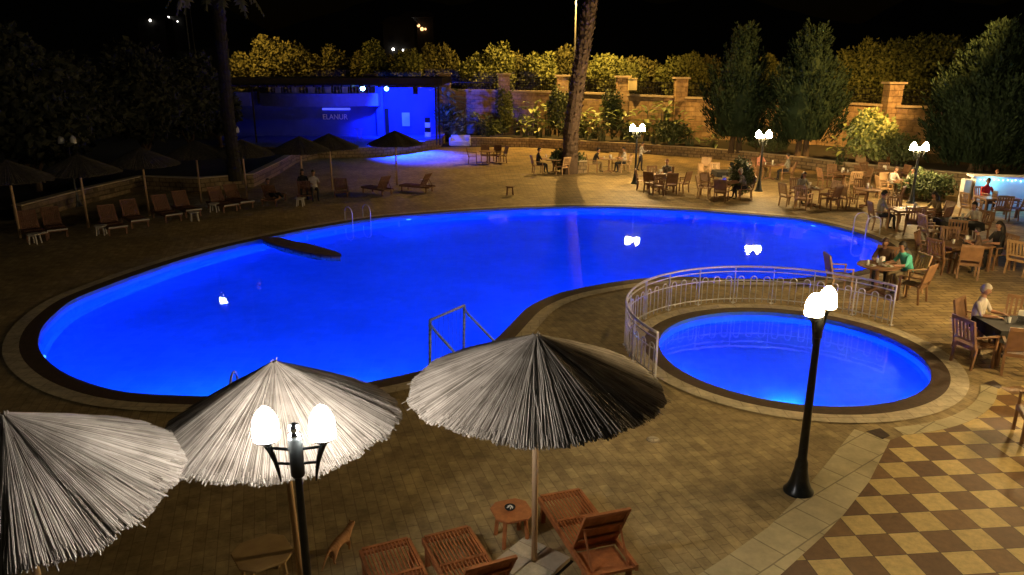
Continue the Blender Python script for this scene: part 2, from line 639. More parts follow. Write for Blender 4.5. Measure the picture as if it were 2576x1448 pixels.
def sheet(name, outer, holes, z, mat, kind='structure', label=None):
    verts = [Vector(p[:2]) for p in outer]
    faces_in = [list(range(len(outer)))]
    for h in holes:
        b = len(verts)
        verts += [Vector(p[:2]) for p in h]
        faces_in.append(list(range(b, b + len(h))))
    edges = []
    for f in faces_in: edges += [(f[i], f[(i + 1) % len(f)]) for i in range(len(f))]
    vo, eo, fo, _, _, _ = delaunay_2d_cdt(verts, edges, [], 0, 1e-5)
    o_ = [Vector(p[:2]) for p in outer]
    fs_ = []
    for f in fo:
        c = sum((vo[i] for i in f), Vector((0, 0))) / len(f)
        if inside(c, o_) and not any(inside(c, h) for h in holes): fs_.append(tuple(f))
    mb = MB()
    mb.add([(v.x, v.y, z) for v in vo], fs_)
    ob = mb.build(name, mat)
    for p in ob.data.polygons:
        if p.normal.z < 0: p.flip()
    return tag(ob, label=label, kind=kind)


def ring(name, a, b, z, mat, z2=None):
    n = len(a)
    mb = MB()
    mb.add([(p.x, p.y, z) for p in a] + [(p.x, p.y, z if z2 is None else z2) for p in b], [(i, (i + 1) % n, n + (i + 1) % n, n + i) for i in range(n)])
    ob = mb.build(name, mat)
    for p in ob.data.polygons:
        if p.normal.z < 0: p.flip()
    return tag(ob, kind='structure')


V2 = lambda x, y: Vector((x, y))
# the ground runs to the horizon; the two pools are cut out of it
sheet('ground', [V2(-900, -40), V2(900, -40), V2(900, 1200), V2(-900, 1200)], [POOL, KID], 0, M['earth'])
deck_outer = [V2(-60, -6), V2(45, -6), V2(45, 40), V2(30, 66), V2(-60, 66)]
sheet('pool_deck', deck_outer, [POOL, KID], .004, M['deck'])
# lighter terrace round the dining tables behind and to the right of the pool
ter = [G(1130, 372), G(1330, 374), G(1500, 378), G(1700, 388), G(1900, 402), G(2130, 432), G(2330, 445), G(2900, 500)]
ter = [V2(p.x, p.y) for p in ter]
ter += [V2(40, 20), V2(30, 15), V2(11.4, 15.2)]
ter += [KC + V2(math.cos(R(a)), math.sin(R(a))) * 4.02 for a in (-15, 0, 15, 30, 45, 60, 75)]
far_edge = [p for p in offset(POOL, .80, 4)]
fe = [p for p in far_edge if p.y > 27 and p.x > 1.5]
fe.sort(key=lambda p: math.atan2(p.y - 27, p.x - 8))
ter += fe + [V2(0, 41), V2(-2.5, 50)]
sheet('dining_terrace', ter, [], .008, M['terrace'])
# checkered terrace at the right
strip_r = [G(u, v) for u, v in [(2239, 1109), (2187, 1213), (2123, 1296), (2070, 1351), (1965, 1447)]]
strip_l = [G(u, v) for u, v in [(2149, 1082), (2070, 1179), (1996, 1266), (1932, 1329), (1814, 1412), (1759, 1447)]]
ext_r = strip_r[-1] + (strip_r[-1] - strip_r[-2]).normalized() * 3
ext_l = strip_l[-1] + (strip_l[-1] - strip_l[-2]).normalized() * 3
A0, A1 = R(-81), R(-29)
arc_out = [KC + V2(math.cos(A0 + (A1 - A0) * k / 24), math.sin(A0 + (A1 - A0) * k / 24)) * 4.36 for k in range(25)]
arc_in = [KC + V2(math.cos(A0 + (A1 - A0) * k / 24), math.sin(A0 + (A1 - A0) * k / 24)) * 4.05 for k in range(25)]
chk = [V2(p.x, p.y) for p in strip_r] + [V2(ext_r.x, ext_r.y), V2(22, 3), V2(30, 14.9), V2(11.3, 15.1)] + list(reversed(arc_out))
sheet('checkered_terrace', chk, [], .012, M['checker'])
sl = [V2(p.x, p.y) for p in strip_l] + [V2(ext_l.x, ext_l.y)]
sr = [V2(p.x, p.y) for p in strip_r] + [V2(ext_r.x, ext_r.y)]
sheet('stone_path', sl + list(reversed(sr)), [], .016, M['light_stone'])
sheet('curved_path', arc_in + list(reversed(arc_out)), [], .018, M['light_stone'])
for q in (((2178, 1088), (2214, 1080), (2239, 1099), (2220, 1108)), ((2474, 966.6), (2500, 959), (2521, 974), (2513, 981))):
    sheet('dark_paving_slab', [G(u, v).xy for u, v in q], [], .022, M['dark_tile'])
# pool surrounds
P1, P2 = offset(POOL, .42), offset(POOL, .78, 3)
ring('pool_gutter', POOL, P1, .026, M['gutter'])
ring('pool_coping', P1, P2, .026, M['coping'])
K1, K2 = circ(3.48), circ(3.84)
ring('paddling_pool_gutter', KID, K1, .030, M['gutter'])
ring('paddling_pool_coping', K1, K2, .030, M['coping'])
WZ = -.10


def basin(name, edge, depth, lip):
    n = len(edge)
    mb = MB()
    inner = offset(edge, -.9, 6)
    z = [lip, -depth * .5, -depth * .9, -depth]
    loops = [edge, edge, edge, offset(edge, -.10, 2)]
    vs_ = []
    for L, zz in zip(loops, z): vs_ += [(p.x, p.y, zz) for p in L]
    fs_ = []
    for k in range(3):
        for i in range(n):
            j = (i + 1) % n
            fs_.append((k * n + i, k * n + j, (k + 1) * n + j, (k + 1) * n + i))
    mb.add(vs_, fs_)
    ob = mb.build(name, M['tile_wall_dimmed'])
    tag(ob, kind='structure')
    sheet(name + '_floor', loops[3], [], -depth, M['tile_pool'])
    return ob


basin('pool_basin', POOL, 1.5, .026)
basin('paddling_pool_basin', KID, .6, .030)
sheet('pool_water', POOL, [], WZ, M['water'])
sheet('paddling_pool_water', KID, [], WZ, M['water'])


# underwater lamps: a round lens on the wall and the light it gives
def falloff(ld, strength, c, mode):
    ld.use_nodes = True
    t = ld.node_tree
    e = t.nodes['Emission']
    e.inputs[0].default_value = rgba(c)
    f = t.nodes.new('ShaderNodeLightFalloff')
    f.inputs[0].default_value = strength
    t.links.new(f.outputs[mode], e.inputs[1])


POOL_BLUE = (.004, .054, 1.05)


def pool_lamp(i, c, edge, label, power, lens=True, depth=.42, inset=.16, mode='Constant', glow=0):
    n = len(edge)
    k = min(range(n), key=lambda q: (edge[q] - c).length)
    p = edge[k]
    t = (edge[(k + 1) % n] - edge[k - 1]).normalized()
    nrm = V2(-t.y, t.x)
    if not inside(p + nrm * .5, edge): nrm = -nrm
    q = p + nrm * inset
    root = empty('underwater_lamp', (p.x, p.y, -depth), math.atan2(nrm.y, nrm.x) - R(90), label, 'pool lamp', 'underwater lamps in the pool walls')
    mb = MB()
    X = Matrix.Rotation(R(-90), 3, 'X')
    mb.lathe([(.15, 0), (.15, .02), (.13, .035)], 20, (0, 0.002, 0), M=X)
    mb.build('rim', M['chrome'], root)
    mb = MB()
    mb.lathe([(.115, 0), (.10, .05), (.05, .07)], 20, (0, .036, 0), M=X)
    mb.build('lens', M['pool_lens'], root)
    ld = bpy.data.lights.new('pool_light', 'POINT')
    ld.shadow_soft_size = 0
    ld.energy = 1
    falloff(ld, power * .42, POOL_BLUE, mode)
    lo = bpy.data.objects.new('pool_light', ld)
    lo.location = (p.x + nrm.x * .3, p.y + nrm.y * .3, -depth)
    COL.objects.link(lo)
    if glow:
        l2 = bpy.data.lights.new('pool_glow', 'POINT')
        l2.shadow_soft_size = 0
        l2.energy = glow
        l2.color = (.02, .30, 1)
        o2 = bpy.data.objects.new('pool_glow', l2)
        o2.location = (p.x + nrm.x * .75, p.y + nrm.y * .75, -depth)
        COL.objects.link(o2)


PL = [((1023, 548), 'on the far side near the ladder'), ((2037, 562), 'on the far right side by the diners'), ((100, 884), 'at the far left tip of the pool'),
      ((280, 984), 'on the near left side'), ((560, 1001), 'below the white lit parasol'),
      ((900, 970), 'between the two near parasols'), ((1180, 898), 'behind the goal frame'), ((1360, 757), 'at the inner bend'),
      ((1650, 700), 'beside the fenced island'), ((2000, 702), 'behind the railing'), ((2232, 645), 'at the right end')]
PPOW = {4: 190, 5: 150}
PEXTRA = {8: 95, 9: 95, 10: 75, 2: 75}
for i, ((u, v), s_) in enumerate(PL):
    pool_lamp(i, G(u, v).xy, POOL, 'round blue underwater lamp ' + s_, PPOW.get(i, PEXTRA.get(i, 95)), mode='Linear' if i in PPOW else 'Constant', glow={4: 90, 5: 60, 3: 26}.get(i, 0))
for a, s_, pw in ((-109, 'near left side', 380), (-45, 'near right side', 300), (-165, 'left side', 300)):
    pool_lamp(0, KC + V2(math.cos(R(a)), math.sin(R(a))) * 3.1, KID, 'round blue underwater lamp on the %s of the paddling pool' % s_, pw, depth=.3, glow=22 if a == -109 else 0)

# stone peninsula standing in the pool
pen_t = [(652, 598), (700, 597), (735, 606), (775, 613.5), (815, 624), (845, 633), (858, 639), (859, 643), (830, 643), (790, 639), (745, 630), (700, 618), (668, 607)]
pp = [G(u, v, .05).xy for u, v in pen_t]
if sum(pp[i].x * pp[(i + 1) % len(pp)].y - pp[(i + 1) % len(pp)].x * pp[i].y for i in range(len(pp))) < 0: pp.reverse()
pr = empty('stone_peninsula', (0, 0, 0), 0, 'long tapering brown stone ledge reaching from the left pool edge into the water', 'stone ledge')
mb = MB()
mb.prism(offset(pp, -.12, 0), -.5, .0)
mb.build('side_wall', M['rubble'], pr)
mb = MB()
mb.prism(pp, .0, .05)
mb.build('top_slab', simple('peninsula_top', (.12, .08, .05), .8, c2=(.07, .045, .03), scale=6, bump=.6), pr)

# ------------------------------------------------------------------ dark hill with distant houses
mb = MB()
nx, ny = 60, 14
rnd = random.Random(4)
hv = []
for j in range(ny):
    for i in range(nx):
        x = -420 + 840 * i / (nx - 1)
        y = 150 + 500 * j / (ny - 1)
        f = j / (ny - 1)
        z = 75 * f ** 1.2 * (.8 + .25 * math.sin(x / 70 + 1) + .15 * math.sin(x / 23)) + rnd.uniform(-1.5, 1.5) - .5
        hv.append((x, y, z if j else -.5))
mb.add(hv, [(j * nx + i, j * nx + i + 1, (j + 1) * nx + i + 1, (j + 1) * nx + i) for j in range(ny - 1) for i in range(nx - 1)])
tag(mb.build('hills', simple('hill_scrub', (.012, .012, .007), 1, c2=(.006, .007, .004), scale=.05), smooth=True), kind='structure')


def house(u, v, Y, w, h, label, lamps, lit=None):
    p = AT(u, v, Y)
    r = empty('house', (p.x, p.y, p.z - h), 0, label, 'house', 'houses on the dark hill')
    m = MB()
    m.box((0, 3, (h - 12) / 2), (w, 6, h + 12))
    m.build('wall', M['house'], r)
    m = MB()
    m.add([(-w / 2 - .5, -.5, h), (w / 2 + .5, -.5, h), (w / 2 + .5, 6.5, h), (-w / 2 - .5, 6.5, h), (-w / 2 + 1, 3, h + 1.8), (w / 2 - 1, 3, h + 1.8)], [(0, 1, 5, 4), (1, 2, 5), (2, 3, 4, 5), (3, 0, 4), (3, 2, 1, 0)])
    m.build('roof', M['roof'], r)
    for k, (dx, dz, s, mat) in enumerate(lamps):
        m = MB()
        m.lathe([(s * .6, -s), (s, -s * .3), (s, s * .3), (s * .5, s)], 8, (dx, -.3 - s, dz))
        m.build('lamp', M[mat], r)
    for k in range(max(1, int(w // 4))):
        m = MB()
        x = -w / 2 + 2 + k * 4
        m.box((x, -.05, h * .55), (1.4, .12, 1.5))
        m.build('window', M['glass_dark'], r)


house(380, 52, 260, 9, 5, 'far hillside house with one white lamp, left of the dark palm', [(0, 5.0, .35, 'far_lamp')])
house(432, 42, 300, 9, 5, 'far hillside house with two small white lamps beside the dark palm', [(-1, 4.6, .35, 'far_lamp'), (2.2, 3.2, .2, 'far_lamp')])
house(1048, 44, 240, 10, 6, 'far hillside house with warm orange lit front above the stage', [(-2, 5.4, .35, 'far_lamp'), (.6, 3.6, .42, 'far_warm'), (1.6, 2.6, .5, 'far_warm'), (2.6, 2.6, .3, 'far_warm')])
house(1002, 60, 200, 8, 8, 'pale far building with a cold lamp low on its wall above the stage', [(-1.5, 1.8, .3, 'far_lamp'), (1.0, 1.6, .22, 'far_lamp')])
house(2576, 60, 230, 8, 6, 'far building cut by the right edge of the picture', [(-2, 2.5, .25, 'far_lamp')])

# ------------------------------------------------------------------ boundary wall with pillars and railings
WP = [(930, 74.5, 187), (1118, 74, 185), (1268, 73, 186.5), (1415, 71.5, 190), (1567, 70, 192.5), (1714, 68.5, 196), (1880, 66, 200), (2060, 62.5, 204), (2250, 58, 208), (2450, 54, 213), (2640, 50, 219)]
WPL = [(560, 75, 180), (757, 75, 176), (820, 75, 179)]
capv = [226, 224, 227, 230, 235.5, 243, 248, 253, 264, 271, 280]
wall = empty('boundary_wall', (0, 0, 0), 0, 'long high stone boundary wall with capped pillars and black railing behind the terrace', 'wall')
pil = []
for (u, Y, v) in WP: pil.append(AT(u, v, Y))
for i, p in enumerate(pil):
    m = MB()
    m.box((p.x, p.y, (p.z - .1) / 2), (1.05, 1.05, p.z - .1))
    pb = m.build('pillar', M['stone'], wall)
    m = MB()
    m.box((p.x, p.y, p.z - .03), (1.35, 1.35, .14))
    m.build('cap_stone', M['cap'], pb)
for i in range(len(pil) - 1):
    a, b = pil[i], pil[i + 1]
    za = AT(WP[i][0], capv[i], WP[i][1]).z
    zb = AT(WP[i + 1][0], capv[i + 1], WP[i + 1][1]).z
    za = (za + zb) / 2 + (za - zb) * .3
    zb = za - (AT(WP[i][0], capv[i], WP[i][1]).z - zb) * .6
    d = (b - a).xy.normalized()
    nn = V2(d.y, -d.x)
    A_, B_ = a.xy + d * .53, b.xy - d * .53
    def pan(m, o1, o2, z0, z1a, z1b):
        P = [A_ + nn * o1, B_ + nn * o1, B_ + nn * o2, A_ + nn * o2]
        zt = [z1a, z1b, z1b, z1a]
        zb0 = [z0 if z0 == 0 else z1a - .16, z0 if z0 == 0 else z1b - .16]
        zb0 = [zb0[0], zb0[1], zb0[1], zb0[0]]
        m.add([(p.x, p.y, z) for p, z in zip(P, zb0)] + [(p.x, p.y, z) for p, z in zip(P, zt)], [(3, 2, 1, 0), (4, 5, 6, 7), (0, 1, 5, 4), (1, 2, 6, 5), (2, 3, 7, 6), (3, 0, 4, 7)])
    m = MB()
    pan(m, .28, -.28, 0, za - .16, zb - .16)
    pnl = m.build('wall_panel', M['stone'], wall)
    m = MB()
    pan(m, .42, -.42, 1, za, zb)
    m.build('coping', M['cap'], pnl)
    # railing
    m = MB()
    L = (B_ - A_).length
    H_ = 1.15
    for hz in (.12, H_ - .04, H_ * .55):
        m.bar((A_.x, A_.y, za + hz), (B_.x, B_.y, zb + hz), .05)
    nb = int(L / .22)
    for k in range(nb + 1):
        f = k / nb
        p = A_.lerp(B_, f)
        z = za + (zb - za) * f
        m.bar((p.x, p.y, z), (p.x, p.y, z + H_), .028)
        if k % 2 == 0:
            m.tube([(p.x + d.x * .12 * math.cos(t), p.y + d.y * .12 * math.cos(t), z + H_ * .33 + .12 * math.sin(t)) for t in [q * math.pi / 3 for q in range(6)]], .018, 4, closed=True)
    m.build('railing', M['iron'], wall)
# electric box on a pillar
p = AT(1590, 213, 69.5)
m = MB()
m.box((p.x, p.y - .3, p.z), (.75, .35, 1.0))
m.box((p.x, p.y - .3, p.z + .53), (.85, .45, .06))
tag(m.build('meter_box', simple('cream_box', (.75, .65, .35), .5), bevel=.02), 'cream metal box fixed beside the wall pillar right of the palm', 'meter box')

# planter walls
def low_wall(name, pts, h, t, mat, label, cat, top=None):
    r = empty(name, (0, 0, 0), 0, label, cat)
    m = MB()
    m2 = MB()
    n = len(pts)
    L = []
    for i in range(n):
        d = (pts[min(i + 1, n - 1)] - pts[max(i - 1, 0)]).normalized()
        L.append(V2(-d.y, d.x))
    for (mm, a0, a1, z0, z1) in ((m, 0, t, 0, h - .06), (m2, -.04, t + .04, h - .06, h)):
        vs_ = []
        for p, q in zip(pts, L):
            for o_, z in ((a0, z0), (a1, z0), (a1, z1), (a0, z1)):
                vs_.append((p.x + q.x * o_, p.y + q.y * o_, z))
        fs_ = []
        for i in range(n - 1):
            for k in range(4):
                fs_.append((i * 4 + k, i * 4 + (k + 1) % 4, (i + 1) * 4 + (k + 1) % 4, (i + 1) * 4 + k))
        fs_ += [(0, 3, 2, 1), tuple((n - 1) * 4 + k for k in range(4))]
        mm.add(vs_, fs_)
    m.build('wall_body', mat, r)
    m2.build('coping', top or M['cap'], r)
    return r


pl = [V2(*G(u, v).xy) for u, v in [(1185, 369), (1330, 371), (1450, 378), (1600, 386), (1740, 396), (1860, 407), (1990, 421), (2130, 440), (2300, 458), (2440, 470)]]
low_wall('planter_wall', pl, .78, .4, M['rubble'], 'low stone planter wall curving along the back of the dining terrace', 'planter wall')
sheet('planter_soil', [V2(p.x, p.y + .3) for p in pl] + [V2(40, 46), V2(31, 56), V2(25, 62), V2(17, 67), V2(6, 71), V2(-6, 73)], [], .62, M['earth'])
pl2 = [V2(*G(u, v).xy) for u, v in [(60, 560), (215, 515), (360, 478), (500, 484), (640, 472), (700, 440), (745, 412), (800, 398)]]
low_wall('planter_wall', pl2, .8, .4, M['rubble'], 'dim low stone planter wall behind the left row of loungers', 'planter wall')
sheet('left_planter_soil', [V2(p.x, p.y + .35) for p in pl2] + [V2(-13, 66), V2(-60, 66), V2(-60, 31), V2(-24, 32)], [], .6, M['earth'])


# ------------------------------------------------------------------ twin globe lamp posts
GLOBE = [(.08, -.20), (.155, -.175), (.165, -.145), (.150, -.115), (.155, -.05), (.145, .03), (.118, .10), (.075, .165), (.035, .20), (.006, .212)]


def lamp_post(loc, rz, H, glob, label, group='twin globe lamp posts', spread=.28, n=16, gs=1.0, pr=1.0):
    globe = [(a * gs, b * gs) for a, b in GLOBE]
    r = empty('street_lamp', loc, rz, label, 'street lamp', group)
    m = MB()
    m.lathe([(a_ * pr, b_) for a_, b_ in [(.24, 0), (.24, .04), (.19, .10), (.15, .22), (.11, .42), (.10, .55), (.075, .62), (.066, 1.2), (.05, H - .5), (.05, H - .16)]], n)
    m.lathe([(.06, H - .60), (.07, H - .58), (.07, H - .18), (.06, H - .16)], n)
    m.build('post', M['post'], r, smooth=True)
    m = MB()
    m.lathe([(.05, H - .16), (.065, H - .13), (.04, H - .11), (.055, H - .075), (.05, H - .03), (.015, H - .01)], n)
    m.build('finial', M['chrome'], r, smooth=True)
    for s in (-1, 1):
        m = MB()
        x = s * spread
        m.bar((s * .06, 0, H - .30), (s * (spread - .03), 0, H - .28), .022)
        m.bar((s * .06, 0, H - .46), (s * (spread - .07), 0, H - .45), .022)
        m.tube([(s * (spread - .10), 0, H - .66), (s * (spread - .085), 0, H - .54), (s * (spread - .06), 0, H - .42), (s * (spread - .03), 0, H - .32), (s * spread, 0, H - .24)], [.008, .018, .024, .03, .04], 8)
        m.lathe([(.035, H - .25), (.06, H - .23), (.115, H - .185), (.135, H - .165)], n, (x, 0, 0))
        b = m.build('bracket', M['post'], r)
        m = MB()
        m.lathe(globe, n, (x, 0, H))
        m.build('globe', glob, b, smooth=True)
    return r


def gz(b, u, v): return AT(u, v, G(*b).y).z


pA = AT(738, 1062, 6.7)
lamp_post((pA.x, pA.y, 0), R(4), pA.z, M['globe_near'], 'nearest lit lamp post standing before the white lit thatched parasol', n=28, gs=.82, spread=.275, pr=.72)
lamp_post(G(2008, 1237), R(47), gz((2008, 1237), 2066, 757), M['globe_right'], 'tall lit lamp post standing in front of the paddling pool', n=24, gs=.86, spread=.26)
lamp_post(G(1597, 463), R(2), gz((1597, 463), 1598, 322), M['globe_far'], 'lit lamp post beside the standing waiter')
lamp_post(G(1908, 482), R(2), gz((1908, 482), 1910, 338), M['globe_far'], 'lit lamp post between the two small conifers')
lamp_post(G(2292, 512), R(-8), gz((2292, 512), 2298, 369), M['globe_far'], 'lit lamp post before the biggest conifer at the right')
lamp_post((13.6, 12.8, 0), R(40), 3.3, M['globe_far'], 'lit lamp post added unseen just outside the right edge by the checkered terrace')  # added out-of-frame lamp that brightens the checkered terrace
lamp_post((14.3, 18.6, 0), R(40), 3.3, M['globe_added'], 'lit lamp post added unseen outside the right edge by the dining tables')  # second unseen lamp, added to fill the dining side with light
lamp_post(G(196, 520), R(5), 3.3, M['globe_off'], 'unlit lamp post in the dark at the far left', 'unlit lamp posts in the dark left garden')
lamp_post(G(597, 470), R(5), 3.3, M['globe_off'], 'unlit lamp post left of the stage building', 'unlit lamp posts in the dark left garden')

# tall street lights out on the road behind the wall
def street_light(base, H, arm, power, label, aim=(0, -1), col=(1, .56, .13), lens='sodium', target=None, cone=168, twin=None):
    r = empty('road_light', (base[0], base[1], 0), 0, label, 'road light', 'tall road lights behind the wall')
    m = MB()
    m.tube([(0, 0, 0), (0, 0, H * .5), (0, 0, H)], [.11, .09, .06], 10)
    m.build('pole', simple('galvanised_pole', (.16, .16, .15), .5, .3, c2=(.11, .11, .10), scale=3), r, smooth=True)
    m = MB()
    ax, ay = aim
    m.tube([(0, 0, H - .1), (ax * arm * .5, ay * arm * .5, H + .25), (ax * arm, ay * arm, H + .3)], .045, 8)
    m.build('arm', M['iron'], r)
    m = MB()
    m.box((ax * arm, ay * arm, H + .32), (.34, .34, .12))
    hd = m.build('lamp_head', M['iron'], r)
    m = MB()
    m.box((ax * arm, ay * arm, H + .25), (.26, .26, .03))
    m.build('lens', M[lens], hd)
    ld = bpy.data.lights.new('sodium_light', 'SPOT')
    ld.energy = power
    ld.color = col
    ld.spot_size = R(cone)
    ld.spot_blend = .6
    ld.shadow_soft_size = .15
    lo = bpy.data.objects.new('sodium_light', ld)
    lo.location = (base[0] + ax * arm, base[1] + ay * arm, H + .18)
    if twin:
        l2 = ld.copy()
        l2.energy, l2.spot_size = twin[1], R(twin[2])
        o2 = bpy.data.objects.new('sodium_light', l2)
        o2.location = (base[0], base[1] - .6, H + .1)
        o2.rotation_euler = (Vector(twin[0]) - o2.location).to_track_quat('-Z', 'Y').to_euler()
        COL.objects.link(o2)
    if target: lo.rotation_euler = (Vector(target) - lo.location).to_track_quat('-Z', 'Y').to_euler()
    COL.objects.link(lo)


pp_ = AT(458, -40, 77)
street_light((pp_.x, pp_.y), 15, 5, 9000, 'faint road light pole at the upper left beside the dark palm', aim=(.97, -.2), col=(1, .55, .12), lens='sodium_dim', target=(-18, 90, 4), cone=115)
pp_ = AT(1447, 100, 76)
street_light((pp_.x, pp_.y), 14.5, 9, 19000, 'tall thin road light pole rising above the hedge left of the palm trunk', twin=((pp_.x - 1, 81, 4), 26000, 135), target=(12, 60, 0), cone=138)
street_light((30.5, 40), 12.5, 3.5, 42000, 'tall lamp pole standing outside the right edge behind the bar', aim=(-1, 0), col=(1, .5, .12), target=(20, 63, 3), cone=66)


wp = G(562, 758, WZ)
kz = (CAM_H - WZ) / wp.y
fx, fy = wp.x / wp.y * 68, 68
fz = WZ + (68 - wp.y) * kz
r = empty('floodlight_mast', (fx, fy, 0), 0, 'tall black floodlight mast whose white lamp is mirrored in the pool', 'floodlight')
m = MB()
m.tube([(0, 0, 0), (0, 0, fz)], [.12, .06], 8)
m.build('mast', M['iron'], r)
m = MB()
m.box((0, .12, fz), (.8, .2, .5))
hd_ = m.build('housing', M['iron'], r)
m = MB()
m.box((0, 0, fz), (.6, .03, .42))
m.build('lens', emit('flood_lens', (.9, .95, 1), 60), hd_)


# ------------------------------------------------------------------ thatched parasols
def parasol(name, loc, R_, za, zr, n, label, group, seed, lean=0, pole=True, base='stone', dark=False, npoly=40):
    rd = random.Random(seed)
    r = empty(name, loc, 0, label, 'parasol', group)
    m = MB()
    m.tube([(0, 0, .0), (0, 0, za - .08)], .042 if not dark else .05, 12)
    m.build('pole', M['pole_wood'], r, smooth=True)
    # dense inner cone
    m = MB()
    kn = npoly
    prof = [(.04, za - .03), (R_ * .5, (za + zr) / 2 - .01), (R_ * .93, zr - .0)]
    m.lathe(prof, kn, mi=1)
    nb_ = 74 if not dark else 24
    lift_ = [rd.uniform(0, .045) for _ in range(nb_)]
    for _ in range(n):
        kb = rd.randrange(nb_)
        a = 2 * math.pi * (kb + .5) / nb_ + rd.gauss(0, .40) * 2 * math.pi / nb_
        q = rd.random()
        r0 = .03 if q < .45 else rd.uniform(.1, .62) * R_
        r1 = R_ * (1.01 - .10 * rd.random() ** 1.6 + .018 * math.sin(a * 5 + seed) + .010 * math.sin(a * 17))
        if rd.random() < .015: r1 *= rd.uniform(1.01, 1.05)
        da = rd.gauss(0, .02) if rd.random() < .93 else rd.gauss(0, .09)
        l0, l1 = rd.uniform(.0, .02) + lift_[kb] * .6, rd.uniform(-.012, .025) + lift_[kb]
        w0, w1 = (.004 if r0 < .1 else .006), rd.uniform(.0045, .011) * (R_ / 1.6) * (4 if dark else 1)
        def P(rr, lift, ang, side):
            z = za + (zr - za) * (rr / R_) ** 1.04 + lift
            c, s = math.cos(ang), math.sin(ang)
            return Vector((rr * c - side * s, rr * s + side * c, z))
        mid = (r0 + r1) / 2
        pts = []
        for rr, ww, lf in ((r0, w0, l0), (mid, (w0 + w1) / 2, (l0 + l1) / 2 + .006), (r1, w1, l1)):
            an = a + da * (rr / R_)
            pts += [P(rr, lf, an, -ww), P(rr, lf + ww * .7, an, 0), P(rr, lf, an, ww)]
        m.add(pts, [(0, 1, 4, 3), (1, 2, 5, 4), (3, 4, 7, 6), (4, 5, 8, 7), (6, 7, 8)])
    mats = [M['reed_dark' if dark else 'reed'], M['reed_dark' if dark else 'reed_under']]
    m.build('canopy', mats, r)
    m = MB()
    for k in range(14 if not dark else 5):
        a = rd.uniform(0, 6.28)
        m.tube([(0, 0, za - .06), (math.cos(a) * .05, math.sin(a) * .05, za + rd.uniform(.01, .07))], [.012, .005], 4)
    m.tube([(.045 * math.cos(t * .785), .045 * math.sin(t * .785), za - .03) for t in range(8)], .012, 6, closed=True)
    m.build('top_knot', M['reed_dark' if dark else 'reed'], r)
    if not dark:
        m = MB()
        for k in range(8):
            a = math.pi * k / 4 + .2
            m.bar((.04 * math.cos(a), .04 * math.sin(a), za - .14), (R_ * .9 * math.cos(a), R_ * .9 * math.sin(a), zr - .06), .03)
        m.build('rib_frame', M['pole_wood'], r)
    if lean: r.rotation_euler = lean
    return r


g3 = 'thatched parasols in the foreground'
p3 = G(1335, 1408, .10)
parasol('thatched_parasol', (p3.x + .05, p3.y, .08), 1.62, 3.33, 2.62, 5200, 'thatched parasol half in shade over the wooden side table', g3, 3, npoly=60)
ap = AT(707, 915, 8.6)
parasol('thatched_parasol', (ap.x + .0, ap.y, 0), 1.47, ap.z, ap.z - .84, 4600, 'brightly white lit thatched parasol behind the nearest lamp post', g3, 7, lean=(R(0), R(-1.5), 0), npoly=60)
ap = AT(8, 1048, 6.9)
parasol('thatched_parasol', (ap.x, ap.y, 0), 1.62, ap.z, ap.z - .86, 5200, 'thatched parasol cut by the left edge of the picture', g3, 11, npoly=60)
m = MB()
# four paving slabs weighing down the middle parasol's foot
rb = empty('parasol_base', (p3.x, p3.y, 0), R(52), 'square parasol foot of four pale stone slabs', 'parasol base')
for sx in (-1, 1):
    for sy in (-1, 1):
        m = MB()
        m.box((sx * .205, sy * .205, .055), (.39, .39, .07))
        m.build('slab', M['coping'] if sx * sy > 0 else M['cap'], rb, bevel=.008)
m = MB()
m.box((0, 0, .012), (.86, .86, .02))
m.build('tray', M['iron'], rb)

far_par = [((52, 600), 'furthest left dark parasol'), ((223, 573), 'second dark parasol from the left'), ((376, 543), 'third dark parasol from the left'), ((507, 511), 'fourth dark parasol from the left'),
           ((622, 506), 'fifth dark parasol from the left, beside the kneeling tree shadow'), ((764, 492), 'dark parasol above the people on loungers'), ((836.5, 479), 'dark parasol before the stage sign'), ((999, 466), 'black parasol silhouetted against the blue stage')]
far_par[4] = ((622, 506), 'fifth dark parasol from the left')
gd = 'dark thatched parasols along the left side'
proto = None
for (u, v), s_ in far_par:
    p = G(u, v)
    if proto is None:
        proto = parasol('thatched_parasol', p, 1.62, 3.15, 2.35, 420, s_, gd, 21, dark=True)
    else:
        copy_thing(proto, p, R(37 * p.x), s_, gd, (1, 1, 1.0 if u < 990 else 1.0))


